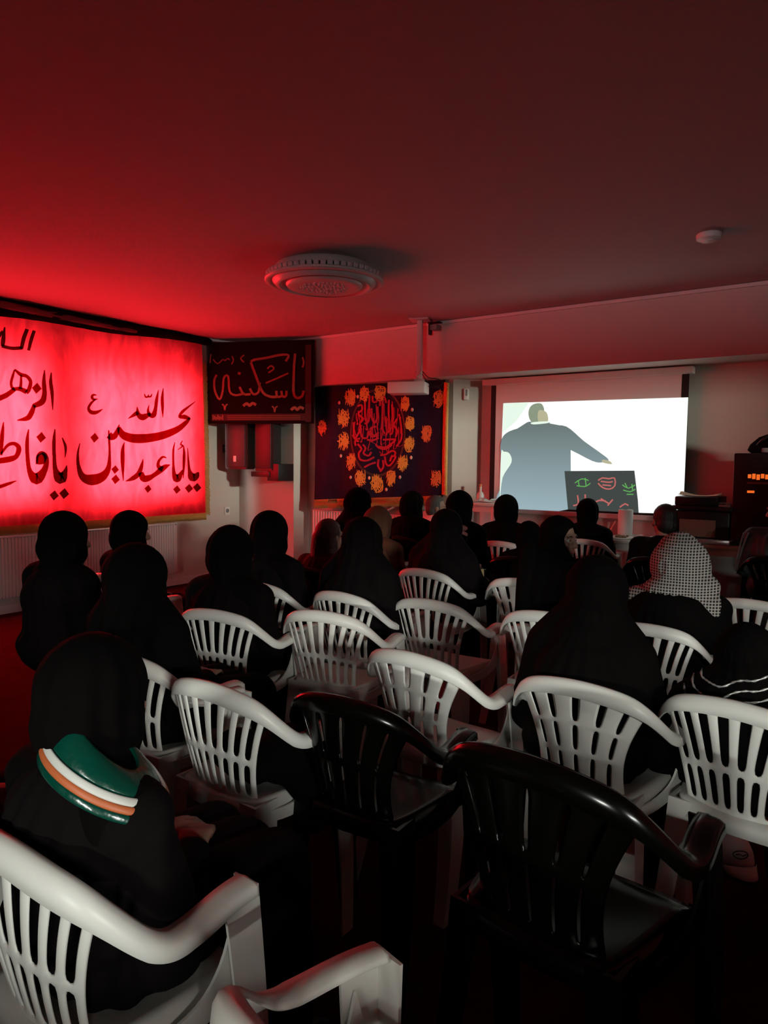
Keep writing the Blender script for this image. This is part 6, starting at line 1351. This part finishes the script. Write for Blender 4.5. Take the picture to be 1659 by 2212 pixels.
def ex_face(t, H, nb, hc, sh, el, wr, s, chest):
    eyes(t, H, s)
    Q = Part()                       # the cloak falls over the right part of the chair back
    for k in range(4):
        x = -.02 + .075 * k
        Q.c((x, -.11, .96 - .03 * k), (x + .015, -.235, .76), .06, .05); Q.c((x + .015, -.235, .76), (x + .02, -.25, .45), .05, .055)
    Q.build('cloak_fold', 'blk1', t, .010, 5, .005, None, 18, 2)
def ex_shirt(t, H, nb, hc, sh, el, wr, s, chest):
    Q = Part(); Q.c(nb + Vector((-.02, .0, -.01)), nb + Vector((.02, 0, .02)), .085, .07); Q.c(nb, sh[0] * .5 + nb * .5, .085, .083)
    Q.build('white_collar', 'shirt', t, .009, 3)
def ex_pink(t, H, nb, hc, sh, el, wr, s, chest):
    bm = bmesh.new()
    for k in range(4):
        a0 = nb + Vector((-.10 + .05 * k, -.10, .01 - .012 * k))
        tube(bm, crom([nb + Vector((-.12, -.06 - .012 * k, .055 - .03 * k)), nb + Vector((0, -.115 - .008 * k, .03 - .035 * k)), nb + Vector((.12, -.06 - .012 * k, -.01 - .04 * k))], 6), .02, 8)
    obj('shawl', bm, 'pinkscarf', t)
def ex_trim(t, H, nb, hc, sh, el, wr, s, chest):
    g = [c for c in t.children if c.name.startswith('chador')][0]
    bv = BVHTree.FromPolygons([v.co.copy() for v in g.data.vertices], [list(p.vertices) for p in g.data.polygons])
    for q in range(3):
        bm = bmesh.new(); pts = []
        base = [(-.20, .03 + .0), (-.17, -.02), (-.12, -.085), (-.06, -.10), (.02, -.07), (.10, -.04), (.2, -.015)]
        for p in crom([np.array(b) for b in base], 7):
            o = Vector((nb.x + p[0] * (1 - .12 * q), -1, nb.z + .10 + p[1] * (1 - .1 * q) + .022 * q + .004 * math.sin(60 * p[0])))
            h_ = bv.ray_cast(o, Vector((0, 1, 0)))
            if h_[0] is not None:
                pts.append(h_[0] + h_[1] * .003)
        if len(pts) > 3:
            tube(bm, pts, [.0022 + .0018 * (k % 2) for k in range(len(pts))], 5)
            obj('embroidered_trim', bm, 'silver', t)
        else:
            bm.free()
def ex_stripes(t, H, nb, hc, sh, el, wr, s, chest):
    for k in range(2):
        bm = bmesh.new()
        P = [sh[0] + Vector((-.03 - .03 * k, -.07, .03)), sh[0].lerp(el[0], .35) + Vector((-.045 - .02 * k, -.062, .02)), sh[0].lerp(el[0], .8) + Vector((-.05 - .012 * k, -.05, .0)), el[0] + Vector((-.045 - .01 * k, -.05, -.02))]
        tube(bm, crom(P, 5), .006, 6); obj('sleeve_stripe', bm, 'teal_stripe', t)

chair('ribbed', 'dark', -2.714, 3.245, 0.087, 'dark plastic chair almost hidden under the person with long brown hair', HIDDEN)
chair('ribbed', 'dark', -2.822, 3.909, 0.000, 'dark plastic chair almost hidden under the person in the tan coat', HIDDEN)
chair('ribbed', 'dark', -3.285, 5.083, 0.000, 'dark plastic chair almost hidden under the person with small headscarf before the white radiator', HIDDEN)
chair('ribbed', 'dark', -3.383, 5.630, -0.175, 'dark plastic chair almost hidden under the person with grey hair', HIDDEN)
chair('ribbed', 'dark', -2.536, 4.571, 0.000, 'dark plastic chair almost hidden under the person with the pink shawl', HIDDEN)
chair('ribbed', 'dark', -1.944, 4.479, 0.000, 'dark plastic chair almost hidden under the person bent low', HIDDEN)
chair('ribbed', 'dark', -1.183, 5.084, 0.000, 'dark plastic chair almost hidden under the person with the bare head', HIDDEN)
chair('ribbed', 'dark', -0.521, 5.675, 0.000, 'dark plastic chair almost hidden under the person in the striped jacket', HIDDEN)

# ------------------------------------------------------------------ everyone, row by row
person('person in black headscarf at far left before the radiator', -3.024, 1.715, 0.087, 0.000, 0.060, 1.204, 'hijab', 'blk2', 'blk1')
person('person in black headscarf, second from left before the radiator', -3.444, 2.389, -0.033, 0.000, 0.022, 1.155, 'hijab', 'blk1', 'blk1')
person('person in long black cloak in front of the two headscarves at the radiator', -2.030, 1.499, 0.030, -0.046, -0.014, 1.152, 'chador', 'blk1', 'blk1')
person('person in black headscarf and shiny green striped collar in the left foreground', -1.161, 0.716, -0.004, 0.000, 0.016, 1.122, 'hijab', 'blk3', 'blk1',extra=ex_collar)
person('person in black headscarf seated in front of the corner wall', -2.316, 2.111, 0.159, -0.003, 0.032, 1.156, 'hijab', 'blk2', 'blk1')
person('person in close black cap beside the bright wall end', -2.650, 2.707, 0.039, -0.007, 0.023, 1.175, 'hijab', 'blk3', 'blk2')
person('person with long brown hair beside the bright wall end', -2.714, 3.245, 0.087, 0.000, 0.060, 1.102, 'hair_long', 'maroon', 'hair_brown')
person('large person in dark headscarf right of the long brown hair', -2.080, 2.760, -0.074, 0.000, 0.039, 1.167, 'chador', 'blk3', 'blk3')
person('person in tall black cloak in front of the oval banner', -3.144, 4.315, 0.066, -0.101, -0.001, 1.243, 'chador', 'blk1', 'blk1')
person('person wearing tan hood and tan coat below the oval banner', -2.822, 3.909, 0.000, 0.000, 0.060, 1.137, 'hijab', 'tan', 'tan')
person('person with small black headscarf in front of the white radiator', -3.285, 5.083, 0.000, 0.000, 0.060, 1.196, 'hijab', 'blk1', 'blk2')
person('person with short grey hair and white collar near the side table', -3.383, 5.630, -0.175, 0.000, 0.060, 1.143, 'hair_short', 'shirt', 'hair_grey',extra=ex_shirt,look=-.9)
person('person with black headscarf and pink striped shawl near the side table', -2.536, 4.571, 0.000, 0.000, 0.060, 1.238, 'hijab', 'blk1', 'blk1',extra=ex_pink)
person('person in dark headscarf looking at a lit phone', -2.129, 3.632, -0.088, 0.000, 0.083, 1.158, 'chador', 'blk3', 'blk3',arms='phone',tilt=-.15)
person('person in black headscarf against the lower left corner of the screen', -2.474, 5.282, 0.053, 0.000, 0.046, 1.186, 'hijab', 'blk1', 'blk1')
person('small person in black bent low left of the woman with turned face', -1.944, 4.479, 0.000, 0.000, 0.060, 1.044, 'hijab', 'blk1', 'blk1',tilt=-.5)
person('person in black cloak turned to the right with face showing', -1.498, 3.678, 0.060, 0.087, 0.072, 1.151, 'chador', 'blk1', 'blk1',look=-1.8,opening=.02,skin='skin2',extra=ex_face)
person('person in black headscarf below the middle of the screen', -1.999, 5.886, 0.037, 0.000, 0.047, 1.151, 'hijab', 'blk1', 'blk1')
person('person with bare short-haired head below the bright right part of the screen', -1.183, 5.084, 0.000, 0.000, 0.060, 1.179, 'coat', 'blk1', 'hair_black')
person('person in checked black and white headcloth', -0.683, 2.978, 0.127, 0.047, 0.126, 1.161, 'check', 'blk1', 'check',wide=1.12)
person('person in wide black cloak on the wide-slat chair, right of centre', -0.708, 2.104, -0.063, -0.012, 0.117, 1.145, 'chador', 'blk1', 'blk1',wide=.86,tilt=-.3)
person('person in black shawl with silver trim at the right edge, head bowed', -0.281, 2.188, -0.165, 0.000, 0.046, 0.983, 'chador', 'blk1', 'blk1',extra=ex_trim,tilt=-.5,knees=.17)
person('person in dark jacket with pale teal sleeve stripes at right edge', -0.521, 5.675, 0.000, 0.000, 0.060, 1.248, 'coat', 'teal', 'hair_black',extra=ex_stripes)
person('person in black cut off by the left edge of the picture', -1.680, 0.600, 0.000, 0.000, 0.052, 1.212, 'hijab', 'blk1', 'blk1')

for o in scene.objects:
    if o.get('category') == 'person':
        o['group'] = 'people seated in the rows'

# ------------------------------------------------------------------ small things held or dropped
t = thing('mobile_phone', 'lit phone with reddish picture held in front of a dark cloaked person', 'phone', (-1.925, 3.705, .785), .5)
rot = Matrix.Rotation(-.75, 4, 'X')
bm = bmesh.new(); box(bm, (-.062, -.006, -.038), (.062, .004, .038), .004, rot); obj('case', bm, 'black', t, 'auto')
bm = bmesh.new(); box(bm, (-.056, -.0075, -.033), (.0, -.006, .033), 0, rot); obj('picture_red_side', bm, 'phone_pic', t, False)
bm = bmesh.new(); box(bm, (.0, -.0075, -.033), (.056, -.006, .033), 0, rot); obj('picture_pale_side', bm, 'phone_pic2', t, False)
t = thing('baseball_cap', 'white cap with a small dark oval emblem lying below the right edge chair', 'cap', (-.155, 1.79, .46), .3)
t.location = (-.345, 2.74, 0)
t.rotation_euler = (-.25, 0, .55)
bm = bmesh.new()
lathe(bm, [(.068, .0), (.07, .02), (.067, .05), (.056, .08), (.035, .10), (.012, .108), (0, .109)], 32)
obj('crown', bm, 'paper', t)
bm = bmesh.new()
rows = []
for j in range(5):
    rows.append([bm.verts.new(((.068 + .0 * j) * math.sin(a) * (1 - .05 * j), -.03 - (.045 + .016 * j) * math.cos(a) * 1.0, .012 - .006 * j * j * .3)) for a in [-1.3 + 2.6 * k / 16 for k in range(17)]])
for a, b in zip(rows, rows[1:]):
    for k in range(16):
        bm.faces.new((a[k], a[k + 1], b[k + 1], b[k]))
obj('brim', bm, 'paper', t, True, [('SOLIDIFY', dict(thickness=.003))])
bm = bmesh.new()
pts = [(.026 * math.cos(a), 0, .05 + .013 * math.sin(a)) for a in [2 * PI * k / 24 for k in range(25)]]
tube(bm, [(p[0], -math.sqrt(max(0, .0695 ** 2 - p[0] ** 2)) + .0, p[2]) for p in pts], .0018, 5)
tube(bm, [(-.018, -.068, .05), (-.006, -.0697, .053), (.006, -.0697, .047), (.02, -.068, .052)], .0018, 5)
obj('emblem', bm, 'black', t)
t = thing('black_coat', 'black coat bundled on the white chair left of the front dark glossy chair', 'coat', (-1.45, 1.47, .50))
Q = Part()
Q.e((0, .02, .06), (.15, .15, .06)); Q.e((.06, .04, .09), (.10, .12, .07)); Q.c((.10, .0, .08), (.17, -.02, .02), .06, .045); Q.e((-.06, -.05, .08), (.09, .08, .07))
Q.build('body', 'blk1', t, .010, 5, .008, None, 9, 2)
Q = Part(); Q.c((.14, .06, .07), (.185, .02, -.02), .042, .035); Q.c((.185, .02, -.02), (.19, .0, -.09), .035, .028)
Q.build('sleeve', 'blk2', t, .010, 4, .004, None, 9, 3)
